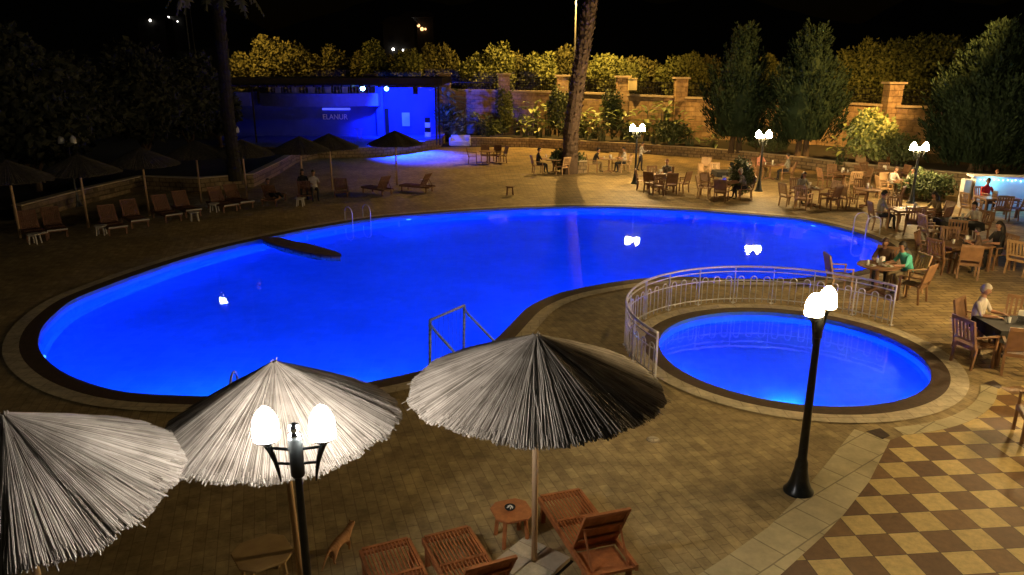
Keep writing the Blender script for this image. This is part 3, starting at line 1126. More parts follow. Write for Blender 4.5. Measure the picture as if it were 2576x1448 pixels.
# ------------------------------------------------------------------ wooden loungers
def lounger(loc, rz, back_deg, label, group, mat, slats=12, W=.68, L=1.95, seat='slat', parts=True, cat='lounger'):
    """foot end at -y, backrest hinge at +y"""
    r = empty('sun_lounger', loc, rz, label, cat, group)
    h = .34
    hinge = .35
    fr = MB()
    for s in (-1, 1):
        fr.bar((s * W / 2, -L / 2, h - .03), (s * W / 2, L / 2, h - .03), .045, .09)
    for y in (-L / 2 + .03, -.25, hinge, L / 2 - .03):
        fr.bar((-W / 2, y, h - .035), (W / 2, y, h - .035), .05, .04)
    fr.build('frame', mat, r)
    m = MB()
    for k in range(slats):
        x = -W / 2 + .055 + (W - .11) * k / (slats - 1)
        m.bar((x, -L / 2 + .0, h + .025), (x, -.28, h + .025), .018, .028)
        m.bar((x, -.24, h + .025), (x, hinge - .02, h + .025), .018, .028)
    for y in (-L / 2 + .02, -.26, hinge):
        m.bar((-W / 2 + .02, y, h + .03), (W / 2 - .02, y, h + .03), .045, .03)
    m.build('seat', mat, r)
    b = R(back_deg)
    m = MB()
    Lb = .78
    T = Matrix.Rotation(b, 3, 'X')
    def tp(x, y, z): return T @ Vector((x, y, z)) + Vector((0, hinge + .02, h + .03))
    for s in (-1, 1):
        m.bar(tp(s * (W / 2 - .03), 0, 0), tp(s * (W / 2 - .03), Lb, 0), .045, .035)
    m.bar(tp(-W / 2 + .01, Lb, 0), tp(W / 2 - .01, Lb, 0), .05, .035)
    for k in range(slats):
        x = -W / 2 + .07 + (W - .14) * k / (slats - 1)
        m.bar(tp(x, .02, .005), tp(x, Lb - .02, .005), .045, .014)
    for y in (.2, .5):
        m.bar(tp(-W / 2 + .04, y, -.02), tp(W / 2 - .04, y, -.02), .04, .02)
    bk = m.build('backrest', mat, r)
    for s in (-1, 1):
        m = MB()
        m.bar(tp(s * (W / 2 - .08), .42, -.02), (s * (W / 2 - .08), hinge + .52, h - .04), .025)
        m.build('strut', mat, bk)
    for s in (-1, 1):
        for y in (-L / 2 + .16, L / 2 - .2):
            m = MB()
            m.bar((s * (W / 2 - .01), y, 0), (s * (W / 2 - .01), y, h - .05), .06)
            m.build('leg', mat, r)
    m = MB()
    m.box((0, L / 2 - .32, h - .07), (W - .12, .52, .02))
    m.build('shelf_board', mat, r)
    return r


gl = 'red brown wooden loungers in the foreground'
pf, pb_ = G(1408, 1240, .36), G(1520, 1400, .36)
d = (pb_ - pf).xy
ang = math.atan2(d.y, d.x) - R(90)
c_ = (pf.xy + pf.xy + d.normalized() * 1.95) / 2
lounger((c_.x, c_.y, 0), ang, 62, 'red brown wooden lounger with raised backrest, right of the parasol pole', gl, M['teak'])
pf = G(1122, 1338, .36)
pb_ = G(1185, 1447, .36)
d = (pb_ - pf).xy
ang2 = math.atan2(d.y, d.x) - R(90)
c_ = pf.xy + d.normalized() * .975
lounger((c_.x, c_.y, 0), ang2, 58, 'red brown wooden lounger directly left of the stone parasol foot', gl, M['teak'])
pf = G(968, 1368, .36)
c_ = pf.xy + d.normalized() * .975
lounger((c_.x, c_.y, 0), ang2, 12, 'shaded wooden lounger left of the other two, cut by the lower edge', gl, M['teak'])


def side_table(loc, rz, w, h, mat, label, group=None, name='side_table', octo=True):
    r = empty(name, loc, rz, label, 'side table', group)
    m = MB()
    k = .36 if octo else .5
    e = w / 2
    c = e * .55
    poly = [(-c, -e), (c, -e), (e, -c), (e, c), (c, e), (-c, e), (-e, c), (-e, -c)]
    m.prism(poly, h - .035, h)
    m.build('tabletop', mat, r, bevel=.008)
    for sx in (-1, 1):
        for sy in (-1, 1):
            m = MB()
            m.bar((sx * e * .66, sy * e * .66, 0), (sx * e * .55, sy * e * .55, h - .035), .045)
            m.build('leg', mat, r)
    m = MB()
    m.bar((-e * .55, -e * .58, h - .07), (e * .55, -e * .58, h - .07), .02, .06)
    m.bar((-e * .55, e * .58, h - .07), (e * .55, e * .58, h - .07), .02, .06)
    m.build('apron', mat, r)
    return r


ps = G(1287, 1283, .5)
side_table((ps.x, ps.y, 0), R(20), .56, .5, M['teak'], 'small eight sided wooden side table with an ashtray on it', 'wooden side tables')
ps2 = G(660, 1388, .5)
side_table((ps2.x, ps2.y, 0), R(35), .72, .5, simple('dull_olive_wood', (.55, .38, .17), .6, c2=(.42, .28, .12), scale=5), 'larger dull wooden side table left of the nearest lamp post', 'wooden side tables')
pa = G(1283, 1280, .5)
r = empty('ashtray', (pa.x, pa.y, .5), 0, 'dark round ashtray full of white stubs on the wooden side table', 'ashtray')
m = MB()
m.lathe([(.05, .0), (.075, .012), (.082, .035), (.074, .035), (.06, .015), (.02, .012)], 20)
m.build('bowl', M['black'], r, smooth=True)
m = MB()
for k in range(7):
    a = k * 2.4
    m.tube([(.045 * math.cos(a), .045 * math.sin(a), .02), (.02 * math.cos(a + 1), .02 * math.sin(a + 1), .045)], .007, 6)
m.build('stub', M['paper'], r)
p = G(1643, 1107, .006)
r = empty('drain_cover', p, 0, 'small round pale drain cover set in the brown deck', 'drain cover')
m = MB()
m.lathe([(.12, 0), (.12, .012), (.11, .018)], 24)
m.build('ring', M['cap'], r)
m = MB()
m.lathe([(.095, .014), (.095, .022), (.07, .026)], 24)
m.build('lid', M['coping'], r)

# ginger cat walking away over the deck
def cat_thing():
    p = G(862, 1395)
    me = bpy.data.meshes.new('cat_skel')
    V_ = [(0, -.20, .24), (0, -.05, .25), (0, .10, .25), (0, .20, .30), (0, .285, .335), (0, .33, .32),
          (.045, -.22, .15), (.045, -.27, .08), (.045, -.24, .015), (-.045, -.22, .15), (-.045, -.20, .08), (-.045, -.15, .015),
          (.04, .12, .13), (.04, .11, .015), (-.04, .15, .13), (-.04, .20, .015), (0, -.30, .26), (.01, -.40, .20), (.02, -.48, .12), (.03, -.54, .10),
          (.03, .27, .375), (-.03, .27, .375)]
    E_ = [(0, 1), (1, 2), (2, 3), (3, 4), (4, 5), (0, 6), (6, 7), (7, 8), (0, 9), (9, 10), (10, 11), (2, 12), (12, 13), (2, 14), (14, 15), (0, 16), (16, 17), (17, 18), (18, 19), (4, 20), (4, 21)]
    R_ = [.07, .075, .07, .045, .048, .026, .036, .018, .016, .036, .018, .016, .022, .014, .022, .014, .02, .015, .013, .009, .012, .012]
    return skin_mesh(V_, E_, R_, 1, 0), p


def skin_mesh(V_, E_, R_, sub=1, root=0):
    me = bpy.data.meshes.new('skel')
    me.from_pydata(V_, E_, [])
    o = bpy.data.objects.new('skel', me)
    COL.objects.link(o)
    bm = bmesh.new()
    bm.from_mesh(me)
    lay = bm.verts.layers.skin.verify()
    for v, rr in zip(bm.verts, R_):
        v[lay].radius = (rr, rr) if not isinstance(rr, tuple) else rr
        v[lay].use_root = (v.index == root)
    bm.to_mesh(me)
    bm.free()
    sm = o.modifiers.new('skin', 'SKIN')
    sm.use_smooth_shade = True
    sb = o.modifiers.new('sub', 'SUBSURF')
    sb.levels = sub
    sb.render_levels = sub
    dg = bpy.context.evaluated_depsgraph_get()
    dg.update()
    ev = o.evaluated_get(dg)
    nm = bpy.data.meshes.new_from_object(ev)
    bpy.data.objects.remove(o)
    return nm


cm, cp = cat_thing()
cr = empty('cat', cp, R(-22), 'slim ginger cat walking over the dark deck near the lounger feet', 'cat')
cm.materials.append(M['cat'])
co = bpy.data.objects.new('body', cm)
COL.objects.link(co)
co.parent = cr
m = MB()
for s in (-1, 1):
    m.add([(s * .045, .265, .365), (s * .012, .265, .375), (s * .036, .262, .415), (s * .03, .285, .37)], [(0, 1, 2), (1, 3, 2), (3, 0, 2)])
m.build('ear', M['cat'], cr)

# ------------------------------------------------------------------ dark row of loungers and little tables at the left
lg = 'dim slatted loungers in the left row'
names = ['first', 'second', 'third', 'fourth', 'fifth']
first = None
pair_px = [((85, 600), (140, 590)), ((285, 583), (340, 566)), ((420, 552), (470, 540)), ((560, 528), (600, 520))]
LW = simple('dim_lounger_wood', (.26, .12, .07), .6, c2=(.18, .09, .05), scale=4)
dirl = math.atan2(-.75, .66) - R(90) + R(180)
for i, (a, b) in enumerate(pair_px):
    for j, (u, v) in enumerate((a, b)):
        p = G(u, v)
        lab = '%s dim lounger of the pair after the %s dark parasol from the left' % (('left', 'right')[j], ('first', 'second', 'third', 'fourth')[i])
        if first is None:
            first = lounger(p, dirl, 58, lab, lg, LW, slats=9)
            for ch in bpy.data.objects:
                if ch.parent == first and ch.name.startswith('frame'):
                    m = MB()
                    m.bar((-.37, -1.0, .36), (.37, -1.0, .36), .05, .05)
                    m.build('front_bar', M['plastic'], first)
                    break
        else:
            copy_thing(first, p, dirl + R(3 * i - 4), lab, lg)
st_px = [((256, 592), 'white plastic stool table by the second dark parasol from the left'), ((490, 556), 'white plastic stool table by the fourth dark parasol from the left'), ((540, 533), 'white plastic stool table by the fifth dark parasol from the left'),
         ((90, 614), 'white plastic stool table by the furthest left dark parasol'), ((756, 519), 'white plastic stool table before the people on loungers'), ((1283, 491), 'small low wooden table alone on the empty terrace behind the pool'), ((1068, 470), 'white plastic stool table below the black silhouetted parasol')]
pt = None
for (u, v), s_ in st_px:
    p = G(u, v)
    if u == 1283:
        side_table(p, R(5), .5, .5, M['chair_wood'], s_, None)
        continue
    if pt is None:
        pt = side_table(p, R(12), .46, .42, M['plastic'], s_, 'white plastic stool tables', octo=False)
    else:
        copy_thing(pt, p, R(30 * u), s_, 'white plastic stool tables')
for (u, v), rz, bk, s_ in [((950, 488), R(160), 62, 'dark wooden lounger with raised back behind the far pool ladder'), ((1050, 482), R(175), 75, 'dim wooden lounger with upright back below the black parasol'),
                           ((770, 500), R(120), 60, 'dim wooden lounger under the seated person in white'), ((690, 512), R(110), 25, 'low dim lounger of the reclining person'), ((860, 492), R(120), 50, 'dark lounger left of the far pool ladder')]:
    copy_thing(first, G(u, v), rz + R(90) - R(20), s_, 'dim loungers round the far pool ladder')

# ------------------------------------------------------------------ pool ladders, goal frame, railing
def ladder(loc, rz, label, w=.55, h=.85):
    r = empty('pool_ladder', loc, rz, label, 'pool ladder', 'steel pool ladders')
    for s in (-1, 1):
        m = MB()
        pts = [(s * w / 2, -.62, 0)] + [(s * w / 2, -.62, h - .25)] + [(s * w / 2, -.31 + .31 * math.cos(t), h - .25 + .27 * math.sin(t)) for t in [math.pi * (1 - k / 8) for k in range(9)]] + [(s * w / 2, .0, -.9)]
        m.tube(pts, .026, 8)
        m.build('handrail', M['steel'], r, smooth=True)
    for k in range(3):
        m = MB()
        m.box((0, 0, -.22 - .26 * k), (w, .09, .03))
        m.build('step', M['chrome'], r)
    return r


def edge_dir(c, edge):
    n = len(edge)
    k = min(range(n), key=lambda q: (edge[q] - c).length)
    t = (edge[(k + 1) % n] - edge[k - 1]).normalized()
    nrm = V2(-t.y, t.x)
    if not inside(edge[k] + nrm * .5, edge): nrm = -nrm
    return edge[k], nrm


for (u, v), s_, w in [((915, 556), 'steel pool ladder on the far left side of the pool before dark loungers', .95), ((2165, 592), 'steel pool ladder at the right end of the pool beside the diners', .9), ((634, 999), 'steel pool ladder half hidden behind the white lit parasol', .6)]:
    e, nrm = edge_dir(G(u, v).xy, POOL)
    e2 = e + nrm * .10
    ladder((e2.x, e2.y, .03), math.atan2(nrm.y, nrm.x) - R(90), s_, w, .62 if v < 580 else (.8 if u > 2000 else .60))

# goal frame of chipped pipes
gA, gB = G(1081, 962), G(1166, 905)
gr = empty('goal_frame', (0, 0, 0), 0, 'small pool goal of dark chipped pipes rising behind the half shaded parasol', 'goal frame')
hh = 1.30
e, nrm = edge_dir(((gA + gB) / 2).xy, POOL)
back = Vector((-nrm.x, -nrm.y, 0))
tA, tB = AT(1082, 806, gA.y), AT(1168, 769, gB.y)
bA, bB = AT(1140, 884, gA.y - .2), AT(1250, 866, gB.y - .35)
for nm, a, b, w_ in (('post', (gA.x, gA.y, 0), tA, .032), ('post', (gB.x, gB.y, 0), tB, .032), ('crossbar', tA, tB, .030), ):
    m = MB()
    m.tube([a, b], w_, 8)
    m.build(nm, M['green_pipe'], gr, smooth=True)
for t_, b_ in ((tA, bA), (tB, bB)):
    st = t_ + (Vector((0, 0, -.12)))
    en = st + (b_ - st) * 1.6
    m = MB()
    m.tube([t_ + Vector((0, 0, -.1)), st + (en - st) * .08, en], .028, 8)
    m.build('brace', M['green_pipe'], gr, smooth=True)
m = MB()
rd = random.Random(2)
for k in range(9):
    f = k / 8
    a = tA.lerp(tB, f)
    b = Vector((gA.x, gA.y, 0)).lerp(Vector((gB.x, gB.y, 0)), f)
    m.tube([a, a.lerp(b, .5) + Vector((rd.uniform(-.03, .03), .04, 0)), b], .0035, 3)
m.build('net', M['net'], gr)

# curved railing round the paddling pool
fr = empty('pool_railing', (KC.x, KC.y, 0), 0, 'curved steel railing with arched bars round the back of the paddling pool', 'railing')
RF = 3.95
a0, a1 = 29.0, 205.6
HP = 1.13


def arc(r, z, A, B, n): return [(r * math.cos(R(A + (B - A) * k / n)), r * math.sin(R(A + (B - A) * k / n)), z) for k in range(n + 1)]


for nm, z, rr in (('handrail', HP, .033), ('middle_rail', HP - .14, .018), ('upper_rail', .72, .016), ('lower_rail', .16, .016)):
    m = MB()
    m.tube(arc(RF, z, a0, a1, 70), rr, 8)
    m.build(nm, M['steel'], fr, smooth=True)
for k in range(12):
    a = R(a0 + (a1 - a0) * k / 11)
    m = MB()
    q = Matrix.Rotation(a, 3, 'Z')
    m.box((RF * math.cos(a), RF * math.sin(a), HP / 2), (.05, .022, HP), q)
    m.box((RF * math.cos(a), RF * math.sin(a), .045), (.11, .11, .012), q)
    m.build('post', M['steel'], fr)
for k in range(11):
    for j in range(3):
        a = a0 + (a1 - a0) / 11 * (k + (j + .5) / 3)
        hw = 1.25
        pts = [(RF * math.cos(R(a - hw)), RF * math.sin(R(a - hw)), .05), (RF * math.cos(R(a - hw)), RF * math.sin(R(a - hw)), .76)]
        for t in range(1, 8):
            th = math.pi * (1 - t / 8)
            aa = a + hw * math.cos(th)
            pts.append((RF * math.cos(R(aa)), RF * math.sin(R(aa)), .76 + .085 * math.sin(th)))
        pts += [(RF * math.cos(R(a + hw)), RF * math.sin(R(a + hw)), .76), (RF * math.cos(R(a + hw)), RF * math.sin(R(a + hw)), .05)]
        m = MB()
        m.tube(pts, .0155, 6)
        m.build('hoop', M['steel'], fr, smooth=True)

# ------------------------------------------------------------------ people
def cmat(name, c): return simple(name, c, .8, c2=tuple(x * .7 for x in c), scale=9, bump=.15, bscale=30)


HAIR = {'dark': simple('dark_hair', (.015, .011, .009), .6), 'grey': simple('white_grey_hair', (.55, .50, .42), .7, c2=(.4, .36, .3), scale=30, bump=.5), 'brown': simple('brown_hair', (.07, .035, .018), .6, c2=(.04, .02, .01), scale=25), 'red': simple('reddish_hair', (.16, .06, .025), .6)}


def person(loc, rz, pose, top, legs, hair, hairlen, label, bare_arms=True, group=None, hold=None, scale=1.0, skin=None, look=0, sleeve_long=False, patt=None):
    """built facing +y, feet at z=0; one skinned body, hair as its child"""
    V_, E_, R_, B_ = [], [], [], []

    def add(p, r, par=None, bone='torso'):
        V_.append(p)
        R_.append(r)
        B_.append(bone)
        if par is not None: E_.append((par, len(V_) - 1))
        return len(V_) - 1
    if pose == 'sit':
        hz, ly = .54, 0
        pel = add((0, 0, hz), (.155, .13))
        wa = add((0, .00, hz + .18), (.14, .115), pel)
        ch = add((0, .02, hz + .38), (.155, .12), wa)
        nb = add((0, .035, hz + .53), .07, ch)
    elif pose == 'lean':
        hz = .54
        pel = add((0, 0, hz), (.155, .13))
        wa = add((0, .07, hz + .17), (.14, .115), pel)
        ch = add((0, .17, hz + .35), (.155, .12), wa)
        nb = add((0, .24, hz + .48), .07, ch)
    elif pose == 'recline':
        hz = .46
        pel = add((0, 0, hz), (.155, .12))
        wa = add((0, -.15, hz + .10), (.14, .11), pel)
        ch = add((0, -.33, hz + .24), (.155, .115), wa)
        nb = add((0, -.44, hz + .36), .07, ch)
    else:
        hz = .93
        pel = add((0, 0, hz), (.15, .12))
        wa = add((0, .01, hz + .18), (.135, .11), pel)
        ch = add((0, .04, hz + .38), (.155, .12), wa)
        nb = add((0, .09, hz + .53), .07, ch)
    n0 = Vector(V_[nb])
    nk = add(tuple(n0 + Vector((0, .015, .07))), .052, nb, 'head')
    hd = n0 + Vector((0, .03, .185))
    h1 = add(tuple(n0 + Vector((0, .025, .12))), .055, nk, 'head')
    for s in (-1, 1):
        c = Vector(V_[ch])
        sh = add(tuple(c + Vector((s * .165, .0, .085))), .062, ch, 'torso')
        if pose in ('sit', 'lean'):
            el = c + Vector((s * .235, .12, -.14))
            wr = c + Vector((s * (.14 if s > 0 else .19), .34, -.13))
        elif pose == 'recline':
            el = c + Vector((s * .23, .10, -.13))
            wr = c + Vector((s * .18, .33, -.10))
        else:
            el = c + Vector((s * .22, .10, -.18))
            wr = c + Vector((s * .15, .33, -.10))
        e_ = add(tuple(el), .044, sh, 'uarm')
        m1 = add(tuple((el + wr) / 2), .040, e_, 'farm')
        w_ = add(tuple(wr), .028, m1, 'farm')
        dv = (wr - el).normalized()
        sx = Vector((0, 0, 1)).cross(dv).normalized()
        pm = add(tuple(wr + dv * .055), (.040, .020), w_, 'hand')
        for k, (o_, ln) in enumerate(((-.030, .060), (-.010, .072), (.010, .068), (.028, .052))):
            b = wr + dv * .085 + sx * o_
            f1 = add(tuple(b), .0105, pm, 'hand')
            f2 = add(tuple(b + dv * ln * .6 + Vector((0, 0, -.008))), .009, f1, 'hand')
            add(tuple(b + dv * ln * .95 + Vector((0, 0, -.03))), .0075, f2, 'hand')
        t1 = add(tuple(wr + dv * .05 - sx * s * .045), .011, pm, 'hand')
        add(tuple(wr + dv * .085 - sx * s * .062 + Vector((0, 0, -.012))), .009, t1, 'hand')
        P_ = Vector(V_[pel])
        hp = add(tuple(P_ + Vector((s * .09, .02, -.03))), .095, pel, 'leg')
        if pose in ('sit', 'lean'):
            kn = Vector((s * .13, .46, .50))
            an = Vector((s * .13, .44 + .06 * s, .09))
        elif pose == 'recline':
            kn = Vector((s * .12, .45, .56))
            an = Vector((s * .11, .84, .42))
        else:
            kn = Vector((s * .10, .03 + .05 * s, .50))
            an = Vector((s * .10, -.03 + .10 * s, .09))
        th = add(tuple((Vector(V_[hp]) + kn) / 2), .082, hp, 'leg')
        k_ = add(tuple(kn), .060, th, 'leg')
        cf = add(tuple(kn.lerp(an, .35) + Vector((0, -.015, 0))), .056, k_, 'shin')
        a_ = add(tuple(an), .036, cf, 'shin')
        if pose == 'recline':
            add(tuple(an + Vector((0, .05, .12))), .034, a_, 'foot')
        else:
            hl = add(tuple(an + Vector((0, .03, -.045))), .038, a_, 'foot')
            add(tuple(an + Vector((0, .15, -.055))), (.040, .026), hl, 'foot')
    me = skin_mesh(V_, E_, R_, 1, 0)
    me.name = 'body'
    # head with face
    bm = bmesh.new()
    bm.from_mesh(me)
    nbody = len(bm.faces)
    HM = Matrix.Rotation(R(look), 4, 'Z') @ Matrix.Rotation(R(-12 if pose != 'recline' else 5), 4, 'X')
    res = bmesh.ops.create_uvsphere(bm, u_segments=16, v_segments=12, radius=1)
    for v in res['verts']:
        p = v.co.copy()
        x, y, z = p.x * .074, p.y * .095, p.z * .118
        if z < 0: x *= 1 - .35 * (-p.z) ** 2; y *= 1 - .12 * (-p.z)
        if p.y > .3 and z < 0: y += .006
        v.co = (HM @ Vector((x, y, z))) + hd

    def blob(c, r, seg=6):
        q = bmesh.ops.create_icosphere(bm, subdivisions=1, radius=1)
        for v in q['verts']:
            v.co = HM @ Vector((v.co.x * r[0] + c[0], v.co.y * r[1] + c[1], v.co.z * r[2] + c[2])) + hd
        return {f for v in q['verts'] for f in v.link_faces}
    blob((0, .098, -.012), (.012, .018, .024))
    for s in (-1, 1): blob((s * .076, .0, -.005), (.010, .020, .030))
    dark = set()
    for s in (-1, 1): dark |= blob((s * .030, .088, .014), (.013, .008, .006))
    dark |= blob((0, .090, -.050), (.024, .008, .006))
    bm.faces.ensure_lookup_table()
    mats = [top, skin or M['skin'], legs, M['shoe'], M['face_line'], top if sleeve_long else (skin or M['skin'])]
    Vv = [Vector(v) for v in V_]
    for i, f in enumerate(bm.faces):
        f.smooth = True
        if i >= nbody:
            f.material_index = 4 if f in dark else 1
            continue
        c = f.calc_center_median()
        best, bb = 1e9, 'torso'
        for a, b in E_:
            A, B = Vv[a], Vv[b]
            ab = B - A
            t = max(0, min(1, (c - A).dot(ab) / max(ab.length_squared, 1e-9)))
            dd = (c - (A + ab * t)).length - (R_[b] if not isinstance(R_[b], tuple) else R_[b][0])
            if dd < best: best, bb = dd, B_[b]
        f.material_index = {'torso': 0, 'uarm': 0, 'farm': 5, 'hand': 1, 'head': 1, 'leg': 2, 'shin': 2, 'foot': 3}[bb]
    bm.to_mesh(me)
    bm.free()
    r = empty('person', loc, rz, label, 'person', group)
    if scale != 1: r.scale = (scale,) * 3
    for mt in mats: me.materials.append(mt)
    o = bpy.data.objects.new('body', me)
    COL.objects.link(o)
    o.parent = r
    # hair
    m = MB()
    rd = random.Random(hash(label) % 1000 if False else len(label))
    vs_, fs_ = [], []
    U, W_ = 16, 8
    low = {'short': -.15, 'mid': -.55, 'long': -.6}[hairlen]
    for j in range(W_ + 1):
        ph = math.pi / 2 - (math.pi / 2 + (1.05 if hairlen != 'short' else .35)) * j / W_
        for i in range(U):
            th = 2 * math.pi * i / U
            d_ = Vector((math.cos(th) * math.cos(ph), math.sin(th) * math.cos(ph), math.sin(ph)))
            k = 1.10 + rd.uniform(-.03, .03)
            fr_ = max(0, d_.y)
            p = Vector((d_.x * .078 * k, d_.y * .098 * k, d_.z * .122 * k))
            if d_.z < .38 and d_.y > .15:      # leave the face free
                p.z = max(p.z, .052)
                p.y = min(p.y, .093)
            p.z += .003
            vs_.append(HM @ p + hd)
    for j in range(W_):
        for i in range(U): fs_.append((j * U + i, (j + 1) * U + i, (j + 1) * U + (i + 1) % U, j * U + (i + 1) % U))
    m.add(vs_, fs_)
    if hairlen == 'long':
        m.tube([hd + Vector((0, -.05, .03)), hd + Vector((0, -.085, -.10)), hd + Vector((0, -.12, -.24)), hd + Vector((0, -.13, -.40))], [.075, .095, .09, .04], 10)
    m.build('hair', HAIR[hair], o, smooth=True)
    return r


WHITE, BLACKC = cmat('white_shirt', (.58, .53, .47)), cmat('black_clothes', (.012, .012, .014))
TEAL, RED, PINK = cmat('turquoise_top', (.12, .62, .52)), cmat('red_shirt', (.62, .02, .01)), cmat('pink_top', (.72, .32, .24))
GREY, PATT = cmat('grey_shirt', (.28, .28, .24)), simple('patterned_cloth', (.35, .33, .30), .8, c2=(.03, .03, .03), scale=18)
NAVY, KHAKI, BROWN = cmat('dark_trousers', (.02, .02, .03)), cmat('khaki_cloth', (.25, .19, .11)), cmat('brown_cloth', (.12, .07, .045))

# ------------------------------------------------------------------ dining furniture
def chair_proto(kind, wood):
    r = empty('dining_chair', (0, 0, -50), 0, 'x', 'chair')
    sh, W, D = .44, .52, .50
    m = MB()
    for k in range(6):
        m.box((0, -D / 2 + .045 + k * .082, sh), (W - .04, .07, .02))
    m.box((0, D / 2 - .02, sh - .03), (W, .03, .06))
    m.box((0, -D / 2 + .02, sh - .03), (W, .03, .06))
    m.build('seat', wood, r)
    m = MB()
    for s in (-1, 1): m.bar((s * (W / 2 - .02), -D / 2, sh - .02), (s * (W / 2 - .02), -D / 2 - .13, .96), .042)
    m.bar((-W / 2, -D / 2 - .13, .95), (W / 2, -D / 2 - .13, .95), .035, .07)
    m.bar((-W / 2, -D / 2 - .03, .56), (W / 2, -D / 2 - .03, .56), .03, .05)
    if kind == 'slat':
        for k in range(5):
            x = -W / 2 + .09 + k * (W - .18) / 4
            m.bar((x, -D / 2 - .03, .56), (x, -D / 2 - .125, .93), .045, .014)
    else:
        y0, y1 = -D / 2 - .03, -D / 2 - .125
        m.add([(-W / 2 + .03, y0, .56), (W / 2 - .03, y0, .56), (W / 2 - .03, y1, .93), (-W / 2 + .03, y1, .93), (-W / 2 + .03, y0 - .02, .56), (W / 2 - .03, y0 - .02, .56), (W / 2 - .03, y1 - .02, .93), (-W / 2 + .03, y1 - .02, .93)],
              [(0, 1, 2, 3), (7, 6, 5, 4), (0, 4, 5, 1), (3, 2, 6, 7), (0, 3, 7, 4), (1, 5, 6, 2)])
    m.build('backrest', wood, r)
    for s in (-1, 1):
        m = MB()
        m.bar((s * W / 2, -D / 2 - .05, .66), (s * W / 2, D / 2 - .02, .65), .05, .025)
        m.bar((s * W / 2, D / 2 - .04, sh - .03), (s * W / 2, D / 2 - .04, .65), .035)
        m.build('armrest', wood, r)
        for y in (-1, 1):
            m = MB()
            m.bar((s * (W / 2 - .02), y * (D / 2 - .03) - (.05 if y < 0 else 0), 0), (s * (W / 2 - .02), y * (D / 2 - .03), sh - .01), .042)
            m.build('leg', wood, r)
    return r


CP = {'slatted': chair_proto('slat', M['chair_wood']), 'solid backed': chair_proto('panel', M['chair_wood']), 'pale slatted': chair_proto('slat', M['chair_light']), 'pale solid backed': chair_proto('panel', M['chair_light'])}


def table_proto():
    r = empty('dining_table', (0, 0, -50), 0, 'x', 'table')
    m = MB()
    m.lathe([(.46, .70), (.50, .715), (.50, .74), (.49, .745)], 28)
    m.build('tabletop', M['chair_wood'], r)
    m = MB()
    m.lathe([(.05, .05), (.045, .35), (.05, .70)], 10)
    m.build('pedestal', M['chair_wood'], r)
    for k in range(4):
        a = k * math.pi / 2 + .4
        m = MB()
        m.bar((.03 * math.cos(a), .03 * math.sin(a), .10), (.34 * math.cos(a), .34 * math.sin(a), .03), .05)
        m.build('leg', M['chair_wood'], r)
    return r


TP = table_proto()


def table2_proto():
    r = empty('dining_table', (0, 0, -50), 0, 'x', 'table')
    m = MB()
    m.box((0, 0, .725), (1.35, .85, .035))
    m.build('tabletop', M['chair_wood'], r, bevel=.006)
    m = MB()
    m.box((0, 0, .68), (1.2, .7, .06))
    m.build('apron', M['chair_wood'], r)
    for sx in (-1, 1):
        for sy in (-1, 1):
            m = MB()
            m.bar((sx * .6, sy * .35, 0), (sx * .6, sy * .35, .70), .06)
            m.build('leg', M['chair_wood'], r)
    return r


TP2 = table2_proto()


def holder_proto():
    r = empty('napkin_holder', (0, 0, -50), 0, 'x', 'napkin holder')
    m = MB()
    m.box((0, 0, .006), (.13, .07, .012))
    m.box((0, .032, .05), (.13, .006, .09))
    m.box((0, -.032, .05), (.13, .006, .09))
    m.build('holder', M['chrome'], r)
    m = MB()
    for k in range(4): m.box((.002 * k, -.02 + .013 * k, .085 + .006 * (k % 2)), (.115, .009, .15))
    m.build('napkin', M['paper'], r)
    return r


NP = holder_proto()


def plate_proto():
    r = empty('plate', (0, 0, -50), 0, 'x', 'plate')
    m = MB()
    m.lathe([(.06, 0), (.075, .004), (.125, .018), (.122, .022), (.07, .010), (.02, .009)], 20)
    m.build('dish', M['ceramic'], r, smooth=True)
    m = MB()
    m.lathe([(.05, .010), (.045, .025), (.02, .035)], 9, (.01, 0, 0))
    m.build('food_rest', simple('food_rest', (.35, .2, .08), .7, c2=(.12, .2, .04), scale=30), r)
    return r


PP = plate_proto()


def glass_proto():
    r = empty('drinking_glass', (0, 0, -50), 0, 'x', 'glass')
    m = MB()
    m.lathe([(.026, 0), (.03, .005), (.034, .12), (.031, .12), (.026, .012)], 12)
    m.build('cup', simple('clear_glass_look', (.6, .62, .62), .1, spec=.9), r, smooth=True)
    m = MB()
    m.lathe([(.025, .013), (.029, .07)], 12)
    m.build('drink', simple('amber_drink', (.35, .18, .03), .2), r)
    return r


GP = glass_proto()
GC = 'wooden dining chairs on the terrace'
DIRN = {0: 'right', 90: 'wall', 180: 'left', 270: 'pool', 45: 'back right', 135: 'back left', 225: 'front left', 315: 'front right'}


FS = 1.22


